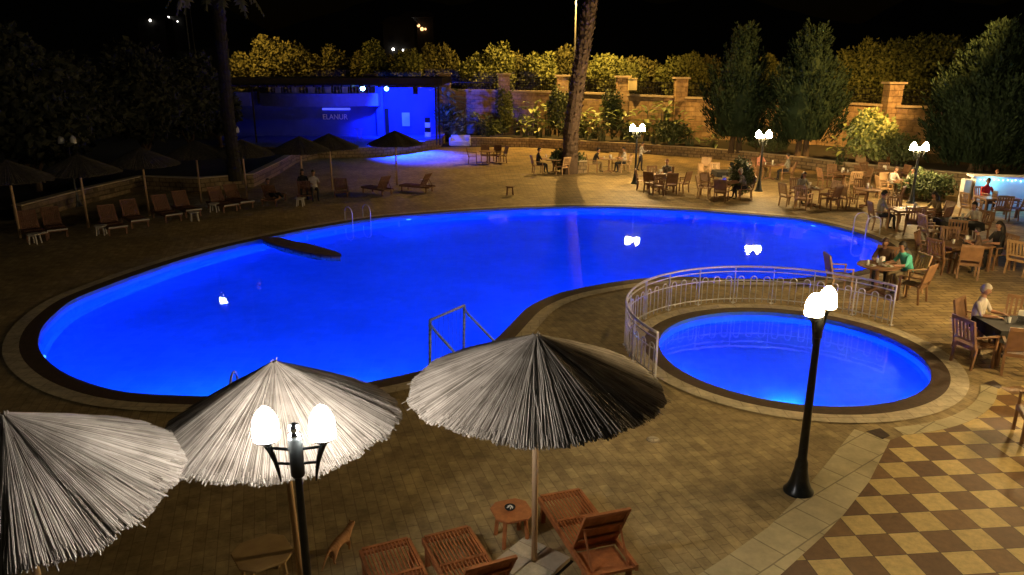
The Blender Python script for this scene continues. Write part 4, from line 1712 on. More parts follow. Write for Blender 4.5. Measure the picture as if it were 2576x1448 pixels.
def dining(px, desc, chairs, long=False, rot=0, stuff=(), items=1):
    """chairs: list of (angle from the table, style, person spec or None)"""
    p = G(*px)
    copy_thing(TP2 if long else TP, p, R(rot), ('long' if long else 'round') + ' wooden table ' + desc, 'wooden dining tables on the terrace', cat='table', scale=FS)
    rd = random.Random(int(px[0]))
    for a, style, per in chairs:
        nearest = min(DIRN, key=lambda k: min(abs(k - a), 360 - abs(k - a)))
        rr = .86 if not long else (1.05 if nearest in (0, 180) else .80)
        if per is None: rr += rd.uniform(-.04, .12)
        q = p + Vector((math.cos(R(a)), math.sin(R(a)), 0)) * rr * FS
        fz = math.atan2(p.y - q.y, p.x - q.x) - R(90) + (0 if per else rd.uniform(-.2, .2))
        copy_thing(CP[style], q, fz, '%s chair on the %s side of table %s' % (style, DIRN[nearest], desc), GC, cat='chair', scale=FS)
        if per:
            pose, top, legs, hair, hl, lab = per[:6]
            kw = dict(per[6] if len(per) > 6 else {}, scale=FS)
            person(q, fz, pose, top, legs, hair, hl, lab, group='people on the terrace', **kw)
    for k in range(items):
        a = rd.uniform(0, 6.28)
        q = p + Vector((math.cos(a) * .12, math.sin(a) * .12, .745 * FS))
        if k == 0: copy_thing(NP, q, rd.uniform(0, 3), 'white paper napkins in a steel holder on the table ' + desc, 'napkin holders', cat='napkin holder', scale=1.7)
    for k, kind in enumerate(stuff):
        a = R(40) + k * 2.3
        q = p + Vector((math.cos(a) * .32, math.sin(a) * .28, .745 * FS))
        copy_thing({'plate': PP, 'glass': GP}[kind], q, a, ('white plate' if kind == 'plate' else 'amber glass') + ' at the %s rim of table ' % DIRN[min(DIRN, key=lambda z: min(abs(z - math.degrees(a) % 360), 360 - abs(z - math.degrees(a) % 360)))] + desc, 'plates on the tables' if kind == 'plate' else 'glasses on the tables', cat=kind, scale=FS)


S, P_, LS, LP = 'slatted', 'solid backed', 'pale slatted', 'pale solid backed'
dining((1226, 412), 'nearest the blue stage', [(100, P_, None), (20, S, None), (60, P_, None), (180, S, None)], items=0)
dining((1392, 436), 'at the palm foot', [(190, S, ('sit', BLACKC, NAVY, 'dark', 'short', 'person in black looking at a glowing phone by the palm', {})), (300, LS, None), (350, LS, None)], items=0)
dining((1531, 434), 'left of the waiter', [(175, S, ('lean', BLACKC, KHAKI, 'dark', 'short', 'person in a black shirt leaning on the table left of the waiter', {})), (5, LS, ('sit', WHITE, BLACKC, 'dark', 'short', 'person in a pale pink shirt seated beside the lamp post left of the waiter', {})), (50, LS, None)], stuff=('plate', 'glass'))
dining((1664, 480), 'right of the waiter', [(100, S, None), (65, P_, ('sit', PATT, NAVY, 'red', 'short', 'person in a patterned shirt facing the pool right of the waiter', {})), (225, P_, None), (280, P_, None), (325, P_, None), (170, S, None)], stuff=('plate', 'glass', 'plate'))
dining((1822, 500), 'poolside by the leafy shrub', [(120, P_, None), (165, LS, None), (245, P_, None), (350, P_, ('lean', PATT, NAVY, 'grey', 'mid', 'grey haired person in a patterned top beside the leafy shrub', {}))], stuff=('plate', 'glass'))
dining((1822, 470), 'dark topped at planter wall', [(100, LS, None), (150, LP, None), (20, LS, None)], items=0)
dining((1935, 452), 'below the first small conifer', [(110, S, ('sit', PINK, KHAKI, 'brown', 'mid', 'person in a pink top facing the pool before the planter wall', {})), (330, S, ('sit', GREY, NAVY, 'dark', 'short', 'short haired person in a grey shirt below the person in pink', {})), (200, S, None)], stuff=('plate', 'glass'))
dining((2035, 518), 'below the second small conifer', [(100, S, ('lean', GREY, NAVY, 'dark', 'long', 'person with long black hair at the table under the small conifers', {})), (190, LS, None), (235, LS, None), (300, P_, None), (20, S, None), (345, LS, None)], stuff=('plate', 'glass', 'plate'))
dining((2120, 475), 'in the row before the creeper', [(90, S, None), (180, P_, None), (0, S, None), (270, LS, None)], stuff=('glass',))
dining((2215, 468), 'at the creeper foot', [(110, S, None), (60, S, None), (180, S, None), (10, P_, None)], stuff=('plate',))
dining((2178, 522), 'left of the right lamp post', [(200, LP, None), (320, S, None), (80, S, None)], stuff=('glass',))
dining((2272, 500), 'below the right lamp post', [(110, LP, ('lean', WHITE, KHAKI, 'brown', 'short', 'person in a white shirt bending over below the right lamp post', {'sleeve_long': True})), (40, LP, ('lean', WHITE, NAVY, 'dark', 'short', 'person in a white shirt right of the right lamp post', {'sleeve_long': True})), (180, LP, None)], items=1)
dining((2285, 578), 'laid with many dishes', [(175, P_, ('sit', GREY, NAVY, 'dark', 'short', 'person in a grey green shirt seen from the side near the pool ladder', {})), (5, P_, ('lean', KHAKI, BROWN, 'dark', 'long', 'person with long dark hair leaning over the dish covered table', {})), (250, S, None), (310, S, None), (90, S, None)], long=True, stuff=('plate', 'plate', 'glass', 'plate', 'glass'))
dining((2500, 545), 'before the bar counter', [(88, S, ('sit', RED, NAVY, 'brown', 'short', 'person in a bright red shirt seated before the bar counter', {})), (195, LS, None), (250, S, None), (300, S, None)], long=True, stuff=('plate',))
dining((2402, 612), 'right of the pool ladder', [(190, LS, None), (240, S, None), (20, ('slatted'), ('lean', WHITE, KHAKI, 'dark', 'mid', 'dark haired person in a pale shirt at the dark clothed table', {})), (120, S, None)], stuff=('plate', 'glass'))
dining((2412, 678), 'beside the person in black', [(5, S, ('sit', BLACKC, BLACKC, 'dark', 'long', 'person in black with long dark hair at the right edge', {})), (150, S, None), (205, S, None), (250, P_, None), (75, S, None)], long=True, rot=8, stuff=('plate', 'glass', 'plate'))
dining((2200, 738), 'at the steel railing end', [(170, LP, None), (55, S, ('lean', BROWN, NAVY, 'brown', 'mid', 'brown haired person facing the railing end table', {})), (8, LS, ('lean', TEAL, KHAKI, 'dark', 'mid', 'person in a turquoise top seated beside the railing end', {})), (310, P_, None)], stuff=('plate', 'glass', 'plate', 'glass', 'plate'), items=1)
dining((2555, 905), 'cut by the right edge', [(128, P_, ('sit', WHITE, BROWN, 'grey', 'short', 'white haired person in a white top facing the camera at the right', {})), (195, S, None), (235, P_, None), (60, S, None)], long=True, stuff=('plate', 'glass'), items=1)
def cloth(px, w, d_, label, rot=0):
    m = MB()
    z = .755 * FS
    n_ = 9
    top = [(-w / 2 + w * i / n_, -d_ / 2) for i in range(n_)] + [(w / 2, -d_ / 2 + d_ * i / n_) for i in range(n_)] + [(w / 2 - w * i / n_, d_ / 2) for i in range(n_)] + [(-w / 2, d_ / 2 - d_ * i / n_) for i in range(n_)]
    N_ = len(top)
    vs_ = [(x, y, z) for x, y in top] + [(x * (1.03 + .02 * (i % 2)), y * (1.04 + .03 * (i % 2)), z - .27 - .03 * math.sin(i)) for i, (x, y) in enumerate(top)]
    m.add(vs_, [tuple(range(N_))] + [(i, N_ + i, N_ + (i + 1) % N_, (i + 1) % N_) for i in range(N_)])
    o = m.build('tablecloth', M['black'])
    o.location = G(*px)
    o.rotation_euler = (0, 0, R(rot))
    tag(o, label, 'tablecloth', 'dark cloths on the dining tables')


cloth((1822, 470), 1.3, 1.25, 'black cloth over the table before the planter wall')
cloth((2402, 612), 1.3, 1.25, 'black cloth over the table right of the pool ladder')
cloth((2555, 905), 1.72, 1.12, 'black cloth over the table cut by the right edge')
copy_thing(CP[S], G(2600, 1105), R(70), 'slatted wooden chair cut off low at the right edge above the checkered tiles', GC, cat='chair', scale=FS)
copy_thing(CP[LS], G(2562, 690), R(-60), 'pale slatted wooden chair behind the person in black at the right edge', GC, cat='chair', scale=FS)
for (u, v), st, rz, s_ in [((1650, 492), S, 10, 'slatted wooden chair standing loose beside the lamp post right of the waiter'), ((2165, 440), LP, 170, 'pale solid backed wooden chair alone against the planter wall'), ((2245, 436), S, 190, 'slatted wooden chair against the planter wall below the round leaved creeper'), ((1770, 445), LP, 150, 'pale solid backed chair in the orange light before the planter wall')]:
    copy_thing(CP[st], G(u, v), R(rz), s_, GC, cat='chair', scale=FS)
person(G(1609, 430), R(-80), 'stand', WHITE, NAVY, 'dark', 'short', 'standing waiter in a white jacket and black trousers holding a tray', sleeve_long=True, scale=1.1)
p = G(1609, 430)
tr = empty('serving_tray', p + Vector((.57, .09, 1.27)), 0, 'round tray held out by the standing waiter', 'tray')
m = MB()
m.lathe([(.19, 0), (.2, .02), (.19, .02), (.18, .006)], 20)
m.build('tray_plate', M['black'], tr)
m = MB()
m.lathe([(.04, .01), (.06, .05), (.055, .07)], 12, (.05, 0, 0))
m.lathe([(.03, .01), (.035, .10)], 12, (-.08, .04, 0))
m.build('crockery', M['ceramic'], tr)
person(G(2450, 690), R(60), 'stand', BROWN, NAVY, 'dark', 'short', 'standing dark figure between the napkin table and the person in black', scale=.9)
for (u, v), rz, pose, top, s_, hl, hr in [((765, 500), 200, 'sit', BLACKC, 'dim person with dark hair seated on a lounger under the dark parasol', 'long', 'dark'), ((792, 503), 200, 'sit', WHITE, 'dim person in a pale shirt seated beside the dark haired one', 'short', 'dark'),
                                          ((688, 516), 110 - 90 + 200, 'recline', NAVY, 'dim person reclining on a low lounger at the left', 'short', 'dark')]:
    person(G(u, v), R(rz), pose, top, NAVY, hr, hl, s_, group='people on the dim loungers', scale=1.15)
# phone of the person by the palm
pq = G(1392, 436)
q = pq + Vector((-.50, -.14, 1.16))
ph = empty('mobile_phone', q, R(100), 'glowing phone held by the person in black at the palm', 'phone')
m = MB()
m.box((0, 0, 0), (.08, .012, .16))
m.build('case', M['black'], ph)
m = MB()
m.box((0, -.009, 0), (.074, .004, .15))
m.build('screen', M['phone'], ph)
for o in (list(CP.values()) + [TP, TP2, NP, PP, GP]):
    for ch in [x for x in bpy.data.objects if x.parent == o]: bpy.data.objects.remove(ch)
    bpy.data.objects.remove(o)


# ------------------------------------------------------------------ vegetation
def leaf_cards(m, blobs, n, size, rd, up=0.0, long=1.0, shell=.55):
    tot = sum(b[1][0] * b[1][1] * b[1][2] for b in blobs) or 1
    for c, rad in blobs:
        k = int(n * rad[0] * rad[1] * rad[2] / tot)
        for _ in range(k):
            d = Vector((rd.gauss(0, 1), rd.gauss(0, 1), rd.gauss(0, 1))).normalized()
            q = shell + (1 - shell) * rd.random() ** .6
            q *= 1 + .13 * math.sin(d.x * 5 + c[0] * 3) * math.sin(d.z * 6 + c[1])
            p = Vector((c[0] + d.x * rad[0] * q, c[1] + d.y * rad[1] * q, c[2] + d.z * rad[2] * q))
            ax = (Vector((rd.gauss(0, 1), rd.gauss(0, 1), rd.gauss(0, 1))) * (1 - up) + Vector((d.x * .4, d.y * .4, 1)) * up * 1.6 + d * .5).normalized()
            sd = ax.cross(d + Vector((rd.gauss(0, .4), rd.gauss(0, .4), rd.gauss(0, .4)))).normalized()
            s = size * rd.uniform(.6, 1.35)
            nn = ax.cross(sd) * s * .18
            m.add([p, p + ax * s * long * .45 + sd * s * .38 + nn, p + ax * s * long, p + ax * s * long * .45 - sd * s * .38 + nn], [(0, 1, 2, 3)])


def round_tree(label, loc, w, h, z0, seed, mat, n=3000, group='round crowned trees behind the wall', size=.30, name='citrus_tree', trunk=.13):
    """crown from z0 to h"""
    rd = random.Random(seed)
    r = empty(name, loc, 0, label, 'tree', group)
    m = MB()
    m.tube([(0, 0, 0), (.1, 0, z0 * .5), (.0, .1, z0 + .6)], [trunk, trunk * .8, trunk * .6], 8)
    for k in range(4):
        a = k * 1.6 + seed
        m.tube([(0, .05, z0 * .8), (.5 * w * math.cos(a) * .6, .5 * w * math.sin(a) * .6, z0 + (h - z0) * .5)], [trunk * .5, .02], 6)
    m.build('trunk', M['bark'], r)
    bl = []
    hh_ = (h - z0) / 2
    bl.append(((0, 0, z0 + hh_), (w * .40, w * .36, hh_ * .86)))
    for k in range(7):
        a = 2 * math.pi * k / 7 + rd.uniform(-.3, .3)
        rr = w * .26
        zz = z0 + hh_ * rd.uniform(.55, 1.35)
        bl.append(((rr * math.cos(a), rr * math.sin(a) * .9, zz), (w * rd.uniform(.18, .26), w * .2, hh_ * rd.uniform(.35, .5))))
    for k in range(3):
        bl.append(((rd.uniform(-.2, .2) * w, rd.uniform(-.15, .15) * w, z0 + hh_ * 1.6), (w * .17, w * .17, hh_ * rd.uniform(.3, .42))))
    m = MB()
    leaf_cards(m, bl, n, size, rd)
    m.build('crown', mat, r)
    return r


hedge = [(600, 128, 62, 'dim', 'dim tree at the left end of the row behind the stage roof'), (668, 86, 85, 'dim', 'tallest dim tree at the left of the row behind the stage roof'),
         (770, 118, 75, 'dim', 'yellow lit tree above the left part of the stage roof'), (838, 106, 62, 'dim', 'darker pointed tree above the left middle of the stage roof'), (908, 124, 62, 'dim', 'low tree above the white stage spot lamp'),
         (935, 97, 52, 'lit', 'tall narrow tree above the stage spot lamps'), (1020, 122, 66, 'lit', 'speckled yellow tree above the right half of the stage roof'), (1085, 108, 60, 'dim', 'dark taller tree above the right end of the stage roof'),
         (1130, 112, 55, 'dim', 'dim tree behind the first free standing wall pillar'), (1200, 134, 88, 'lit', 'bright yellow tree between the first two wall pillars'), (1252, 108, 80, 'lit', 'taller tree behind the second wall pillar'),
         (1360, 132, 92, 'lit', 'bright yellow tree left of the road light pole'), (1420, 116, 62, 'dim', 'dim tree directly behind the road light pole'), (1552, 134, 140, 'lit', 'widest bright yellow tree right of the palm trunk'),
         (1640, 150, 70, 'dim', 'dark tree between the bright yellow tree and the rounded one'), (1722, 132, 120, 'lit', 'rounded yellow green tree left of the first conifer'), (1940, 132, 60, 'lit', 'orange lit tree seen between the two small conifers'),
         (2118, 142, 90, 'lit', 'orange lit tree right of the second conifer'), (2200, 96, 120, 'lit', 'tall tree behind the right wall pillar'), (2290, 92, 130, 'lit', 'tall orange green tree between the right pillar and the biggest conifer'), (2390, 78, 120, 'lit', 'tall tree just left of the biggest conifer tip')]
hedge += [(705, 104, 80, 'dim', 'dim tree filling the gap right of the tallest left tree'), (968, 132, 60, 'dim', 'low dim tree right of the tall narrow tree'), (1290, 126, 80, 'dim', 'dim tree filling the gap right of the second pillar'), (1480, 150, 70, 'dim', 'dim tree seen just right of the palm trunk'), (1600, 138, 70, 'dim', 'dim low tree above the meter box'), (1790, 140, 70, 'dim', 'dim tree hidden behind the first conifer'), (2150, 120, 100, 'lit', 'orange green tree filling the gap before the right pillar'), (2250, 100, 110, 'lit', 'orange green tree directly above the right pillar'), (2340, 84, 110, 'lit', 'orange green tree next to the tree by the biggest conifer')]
for i, (u, v, wpx, kd, lab) in enumerate(hedge):
    Y = 79.5 if u < 1800 else 79.5 - (u - 1800) * .026
    if kd == 'dim': Y += 2.2
    top = AT(u, v, Y)
    w = wpx / F_PX * (Y * .96 + 1) * 1.28
    vb = 205 + max(0, u - 1500) * .03
    zb = AT(u, vb, Y).z - 2.2
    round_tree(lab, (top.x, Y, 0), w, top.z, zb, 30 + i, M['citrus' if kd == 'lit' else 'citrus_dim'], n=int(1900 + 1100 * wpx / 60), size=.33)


def conifer(label, base, H, Wd, z0, seed, n, trunks=2, skew=0):
    rd = random.Random(seed)
    r = empty('conifer_tree', base, 0, label, 'tree', 'feathery conifers in the planter')
    m = MB()
    for k in range(trunks):
        x = (k - (trunks - 1) / 2) * .6
        m.tube([(x, 0, 0), (x * .8, 0, z0), (x * .4, 0, H * .6)], [.24, .19, .07], 9)
    m.build('trunk', M['bark'], r)
    m = MB()
    plumes = n // 46
    for _ in range(plumes):
        t = rd.random() ** .9
        z = z0 + (H - z0) * t * .97
        if t < .3: rmax = Wd / 2 * (.74 + .26 * math.sin(t / .3 * math.pi / 2))
        else: rmax = Wd / 2 * (1 - ((t - .3) / .7) ** 1.45 * .95)
        a = rd.uniform(0, 2 * math.pi)
        rmax *= 1 + .12 * math.sin(a * 5 + z * 2.1) + .08 * math.sin(a * 11 - z * 3.3)
        out = Vector((math.cos(a), math.sin(a), 0))
        q = rmax * rd.uniform(.55, .86)
        base = Vector((q * out.x + skew * t, q * out.y, z - .25))
        ln = rd.uniform(.7, 1.45) * (1.1 if t < .6 else .75)
        side = Vector((-out.y, out.x, 0)) * rd.gauss(0, .3)
        ax = (Vector((0, 0, 1)) + out * rd.uniform(.35, .9) + side).normalized()
        for k in range(46):
            f = rd.random()
            c = base + ax * ln * f + Vector((0, 0, ln * .18 * f * f))
            wd_ = .26 * ln * (1 - f * .85)
            rdv = Vector((rd.gauss(0, 1), rd.gauss(0, 1), rd.gauss(0, .5))) * wd_ * .55
            p = c + rdv
            l_ = rd.uniform(.16, .34) * (1.1 if t < .6 else .85)
            la = (ax + rdv.normalized() * .55 + Vector((0, 0, .35))).normalized()
            sd = la.cross(out + Vector((rd.gauss(0, .6), rd.gauss(0, .6), rd.gauss(0, .3)))).normalized() * l_ * .16
            m.add([p, p + la * l_ * .5 - sd, p + la * l_, p + la * l_ * .5 + sd], [(0, 1, 2, 3)])
    # dense heart so that no light shows through the middle
    prof = []
    for k in range(9):
        t = k / 8
        rr = Wd / 2 * (.52 + .30 * math.sin(min(t / .3, 1) * math.pi / 2)) if t < .3 else Wd / 2 * .82 * (1 - ((t - .3) / .7) ** 1.5)
        prof.append((max(rr * .84, .03), z0 + (H - .5 - z0) * t + .3))
    m.lathe(prof, 14)
    m.build('crown', M['conifer'], r)


b1 = AT(1848, 388, 56); t1 = AT(1850, 66, 56)
conifer('small feathery conifer on two trunks, left of the lamp post pair', (b1.x, 56, .6), t1.z - .9, 5.0, AT(1848, 352, 56).z - .6, 5, 15000)
b2 = AT(2015, 400, 52.5); t2 = AT(2018, 62, 52.5)
conifer('second feathery conifer on two trunks, between the first and the biggest', (b2.x, 52.5, .6), t2.z - .9, 5.3, AT(2015, 360, 52.5).z - .6, 8, 17000)
b3 = AT(2462, 440, 46); t3 = AT(2465, 44, 46)
conifer('biggest feathery conifer filling the right side behind the bar', (b3.x, 46, .3), t3.z - .8, 7.4, AT(2455, 418, 46).z - .3, 12, 32000, trunks=3)


def palm(label, pts, rad, seed, fronds, group, bark='palm_bark'):
    rd = random.Random(seed)
    r = empty('palm_tree', pts[0], 0, label, 'palm tree', group)
    P0 = Vector(pts[0])
    L = [Vector(p) - P0 for p in pts]
    m = MB()
    N = 40
    path, rr = [], []
    for i in range(N + 1):
        t = i / N * (len(L) - 1)
        k = min(int(t), len(L) - 2)
        path.append(L[k].lerp(L[k + 1], t - k))
        rr.append(rad * (1.25 - .35 * i / N if i > 3 else 1.45 - .05 * i) * (1 + .05 * (i % 2)))
    m.tube(path, rr, 12)
    for i in range(2, N):
        for j in range(11):
            a = j * 2 * math.pi / 11 + i * .5 + rd.uniform(-.15, .15)
            c = path[i] + Vector((0, 0, rd.uniform(-.1, .1)))
            o_ = Vector((math.cos(a), math.sin(a), 0))
            s_ = Vector((-math.sin(a), math.cos(a), 0))
            b = c + o_ * rr[i] * .95
            k = rad * .28
            ln = rd.uniform(.35, .7) * rad
            m.add([b - s_ * k, b + s_ * k, b + o_ * ln * .6 + s_ * k * .7 + Vector((0, 0, ln)), b + o_ * ln * .6 - s_ * k * .7 + Vector((0, 0, ln)), b + o_ * .02 + Vector((0, 0, ln * .9))], [(0, 1, 2, 3), (1, 0, 4)])
    m.build('trunk', M[bark], r)
    top = path[-1]
    m = MB()
    for k in range(fronds):
        a = k * 2.4
        el = rd.uniform(-.5, 1.1)
        prev = top
        d = Vector((math.cos(a) * math.cos(el), math.sin(a) * math.cos(el), math.sin(el)))
        for s in range(9):
            d = (d + Vector((0, 0, -.13))).normalized()
            nx_ = prev + d * .32
            sd = d.cross(Vector((0, 0, 1))).normalized()
            for q in (-1, 1):
                tip = prev + d * .25 + sd * q * (.55 * math.sin((s + 1.5) / 10 * math.pi)) + Vector((0, 0, -.16))
                m.add([prev, nx_, tip], [(0, 1, 2)])
                m.add([prev + d * .16, nx_ + d * .16, tip + d * .15], [(0, 1, 2)])
            prev = nx_
    m.build('crown', M['palm_leaf'], r)
    return r


pb = G(1432, 437)
palm('tall leaning palm trunk rising out of the terrace among the tables', [tuple(pb), tuple(AT(1437, 330, pb.y)), tuple(AT(1458, 180, pb.y)), tuple(AT(1478, 60, pb.y)), tuple(AT(1496, -60, pb.y)), tuple(AT(1500, -110, pb.y))], .40, 5, 26, 'palms')
pb2 = G(592, 470)
palm('very dark palm trunk at the left before the stage roof', [tuple(AT(594, 455, 36)), tuple(AT(575, 300, 36)), tuple(AT(553, 60, 36)), tuple(AT(545, -40, 36)), tuple(AT(540, -90, 36))], .24, 9, 20, 'palms', 'palm_bark_dimmed')


def bush(label, loc, w, d_, h, seed, n, size, mat, name='shrub', group='shrubs in the planter', blobs=None, cat='shrub'):
    rd = random.Random(seed)
    r = empty(name, loc, 0, label, cat, group)
    m = MB()
    for k in range(5):
        a = k * 1.3
        m.tube([(0, 0, 0), (w * .2 * math.cos(a), d_ * .2 * math.sin(a), h * .6)], [.03, .012], 5)
    m.build('stem', M['bark'], r)
    m = MB()
    bl = [((0, 0, h * .5), (w * .42, d_ * .42, h * .46))]
    for k in range(5):
        a = k * 1.256 + seed
        bl.append(((w * .27 * math.cos(a), d_ * .27 * math.sin(a), h * rd.uniform(.35, .75)), (w * .24, d_ * .24, h * rd.uniform(.22, .34))))
    leaf_cards(m, bl, n, size, rd, shell=.4)
    m.build('foliage', mat, r)
    return r


def bigleaf(label, loc, h, n, seed, L=1.0, group='broad leaved plants along the planter'):
    rd = random.Random(seed)
    r = empty('broad_leaved_plant', loc, 0, label, 'plant', group)
    m, m2 = MB(), MB()
    for k in range(n):
        a = k * 2.4 + rd.uniform(-.4, .4)
        hz = h * rd.uniform(.35, 1.0)
        out = rd.uniform(.15, .55) * (1.3 - hz / h * .6)
        base = Vector((rd.uniform(-.3, .3), rd.uniform(-.2, .2), 0))
        top = base + Vector((math.cos(a) * out, math.sin(a) * out, hz))
        m.tube([base, (base + top) / 2 + Vector((0, 0, .1)), top], [.03, .02, .012], 5)
        d = Vector((math.cos(a), math.sin(a), rd.uniform(-.25, .9))).normalized()
        sd = d.cross(Vector((0, 0, 1))).normalized()
        ll = L * rd.uniform(.6, 1.1)
        w = ll * .19
        P = [top]
        row = []
        c = top
        for s, wf in ((.22, .8), (.5, 1.0), (.78, .7)):
            c = top + d * ll * s + Vector((0, 0, -.28 * ll * s * s))
            row.append((c + sd * w * wf + Vector((0, 0, .05)), c, c - sd * w * wf + Vector((0, 0, .05))))
        tip = top + d * ll + Vector((0, 0, -.3 * ll))
        vs_ = [top] + [x for q in row for x in q] + [tip]
        m2.add(vs_, [(0, 2, 1), (0, 3, 2), (1, 2, 5, 4), (2, 3, 6, 5), (4, 5, 8, 7), (5, 6, 9, 8), (7, 8, 10), (8, 9, 10)])
    m.build('stem', M['shrub'], r)
    m2.build('leaf_blades', M['big_leaf'], r)
    return r


def planterY(u):
    P_ = [(1100, 67), (1330, 66.5), (1450, 64), (1600, 61.5), (1740, 59), (1860, 56.5), (1990, 52), (2130, 48), (2300, 46), (2440, 44)]
    for (a, ya), (b, yb) in zip(P_, P_[1:]):
        if u <= b: return ya + (yb - ya) * (u - a) / (b - a)
    return 44


for i, (u, hh_, n, L, s_) in enumerate([(1128, 4.6, 26, 1.5, 'tall banana like plant beside the right end of the stage'), (1165, 2.6, 22, 1.2, 'broad leaved plant behind the blue lit white sofa'), (1205, 1.8, 16, 1.0, 'low broad leaved plant left of the orange lit bush'),
                                        (1300, 2.3, 22, 1.1, 'broad leaved plant right of the orange lit bush'), (1340, 3.0, 26, 1.2, 'broad leaved plant midway between the bush and the palm'), (1378, 2.7, 22, 1.1, 'broad leaved plant close left of the palm trunk'),
                                        (1462, 2.6, 24, 1.1, 'broad leaved plant close right of the palm trunk'), (1495, 2.2, 22, 1.0, 'broad leaved plant between the palm and the slender shrub'), (1568, 2.5, 24, 1.1, 'broad leaved plant behind the waiter lamp post'),
                                        (1628, 2.6, 26, 1.2, 'warm lit broad leaved plant right of the waiter lamp post'), (1668, 3.2, 26, 1.2, 'tall leaved plant in the middle of the warm lit clump'), (1705, 2.4, 22, 1.0, 'broad leaved plant at the right end of the warm lit clump')]):
    Y = planterY(u) + 2.0
    q = AT(u, 350, Y)
    bigleaf(s_, (q.x, Y, .8), hh_, n, 60 + i, L)
for i, (u, hh_, n, L, s_) in enumerate([(1145, 1.6, 20, .9, 'low broad leaves at the foot of the tall banana like plant'), (1222, 2.0, 20, 1.0, 'broad leaved plant pressed against the orange lit bush'), (1320, 1.7, 22, .95, 'low leaves between the two plants left of the palm'), (1358, 1.9, 22, 1.0, 'front row leaves left of the palm'), (1478, 1.6, 22, .9, 'front row leaves right of the palm'),
                                        (1515, 2.6, 24, 1.1, 'upright leaves touching the slender shrub'), (1590, 1.8, 20, .9, 'leaves directly behind the standing waiter'), (1648, 1.7, 22, .95, 'front row leaves of the warm lit clump'), (1690, 2.0, 22, 1.0, 'leaves spilling over the wall at the warm lit clump'), (1735, 1.6, 18, .8, 'last small leaves before the first conifer'), (1800, 1.2, 16, .7, 'small leaves left of the first conifer trunks'), (2120, 1.5, 18, .8, 'small leaves between the second conifer and the creeper')]):
    Y = planterY(u) + .9
    q = AT(u, 350, Y)
    bigleaf(s_, (q.x, Y, .6), hh_, n, 160 + i, L)
for i, (u, w, hh_, n, sz, dy, mat, s_) in enumerate([(1270, 1.6, 4.2, 1300, .26, 2.6, 'citrus', 'orange lit bush in front of the second wall pillar'), (1405, 2.2, 4.6, 1500, .26, 2.2, 'shrub', 'tall dark shrub just left of the palm trunk'),
                                                     (1538, 2.0, 4.3, 1400, .25, 2.4, 'shrub', 'slender dark shrub left of the waiter lamp post'), (1592, 2.0, 1.4, 700, .2, 1.4, 'shrub', 'low dark shrub behind the waiter'),
                                                     (1690, 3.4, 1.8, 1300, .22, .9, 'shrub', 'wide low green shrub under the warm lit clump'), (1240, 2.6, 1.5, 800, .22, 1.4, 'shrub', 'low shrub behind the left end of the planter wall'), (1440, 3.0, 1.6, 900, .22, 1.4, 'shrub', 'low shrub behind the palm'),
                                                     (1905, 2.4, 2.0, 1000, .2, 1.2, 'shrub', 'grey green shrub behind the lamp between the small conifers'), (2190, 3.4, 3.4, 1900, .30, 1.6, 'big_leaf', 'round leaved creeper climbing before the right wall pillar'),
                                                     (2262, 3.0, 2.2, 1300, .2, 1.2, 'shrub', 'green bush below the right lamp post'), (1120, 1.8, 3.0, 900, .24, 1.8, 'shrub', 'dense shrub at the foot of the banana like plant'), (1955, 2.0, 1.2, 500, .2, .9, 'shrub', 'small shrub between the trunks of the small conifers')]):
    Y = planterY(u) + dy
    q = AT(u, 350, Y)
    bush(s_, (q.x, Y, .8), w, w * .8, hh_, 80 + i, n, sz, M[mat])
q = G(1882, 508)
bush('leafy dark shrub growing between the tables by the lamp', (q.x, q.y + 1.5, 0), 1.5, 1.3, 2.2, 99, 1300, .17, M['shrub'], group='shrubs on the terrace')
q = G(2345, 510)
bush('rounded green bush left of the bar counter', (q.x, q.y + .6, 0), 3.0, 2.0, 1.6, 101, 1700, .17, M['shrub'], group='shrubs on the terrace')
q = G(1432, 437)
bush('dark round foliage clipped about the foot of the palm', (q.x - .1, q.y + .5, 0), 2.4, 1.6, 1.5, 103, 1500, .2, M['shrub'], group='shrubs on the terrace')
# stone planter block by the palm
q = G(1459, 437)
r = empty('stone_planter', (q.x, q.y, 0), R(8), 'square stone planter block right of the palm foot', 'planter')
m = MB()
m.box((0, .5, .38), (.9, .9, .76))
m.build('body', M['rubble'], r)
m = MB()
m.box((0, .5, .79), (1.0, 1.0, .07))
m.build('rim', M['cap'], r)
# dark garden trees at the left
for i, (u, v, Y, w, s_) in enumerate([(120, 130, 46, 9, 'huge black tree filling the upper left corner'), (330, 100, 50, 6, 'black tree with a few pale lit leaves left of the dark palm'), (450, 130, 56, 6.5, 'black tree behind the unlit lamp posts'), (535, 200, 60, 4, 'small black tree at the left end of the stage'), (20, 60, 38, 7, 'black tree at the left edge')]):
    t_ = AT(u, v, Y)
    round_tree(s_, (t_.x, Y, 0), w, t_.z, 1.5, 200 + i, M['garden_leaf'], n=3600, group='dark trees in the left garden', size=.42, name='garden_tree', trunk=.2)

# ------------------------------------------------------------------ stage building with blue lights
SB = empty('stage_building', (0, 0, 0), 0, 'open air stage building flooded with blue light under a dark flat roof', 'stage building')


def pxbox(m, u0, u1, v0, v1, Y, th, mi=0):
    a, b = AT(u0, v1, Y), AT(u1, v0, Y)
    m.box(((a.x + b.x) / 2, Y + th / 2, (a.z + b.z) / 2), (abs(b.x - a.x), th, abs(b.z - a.z)), mi=mi)


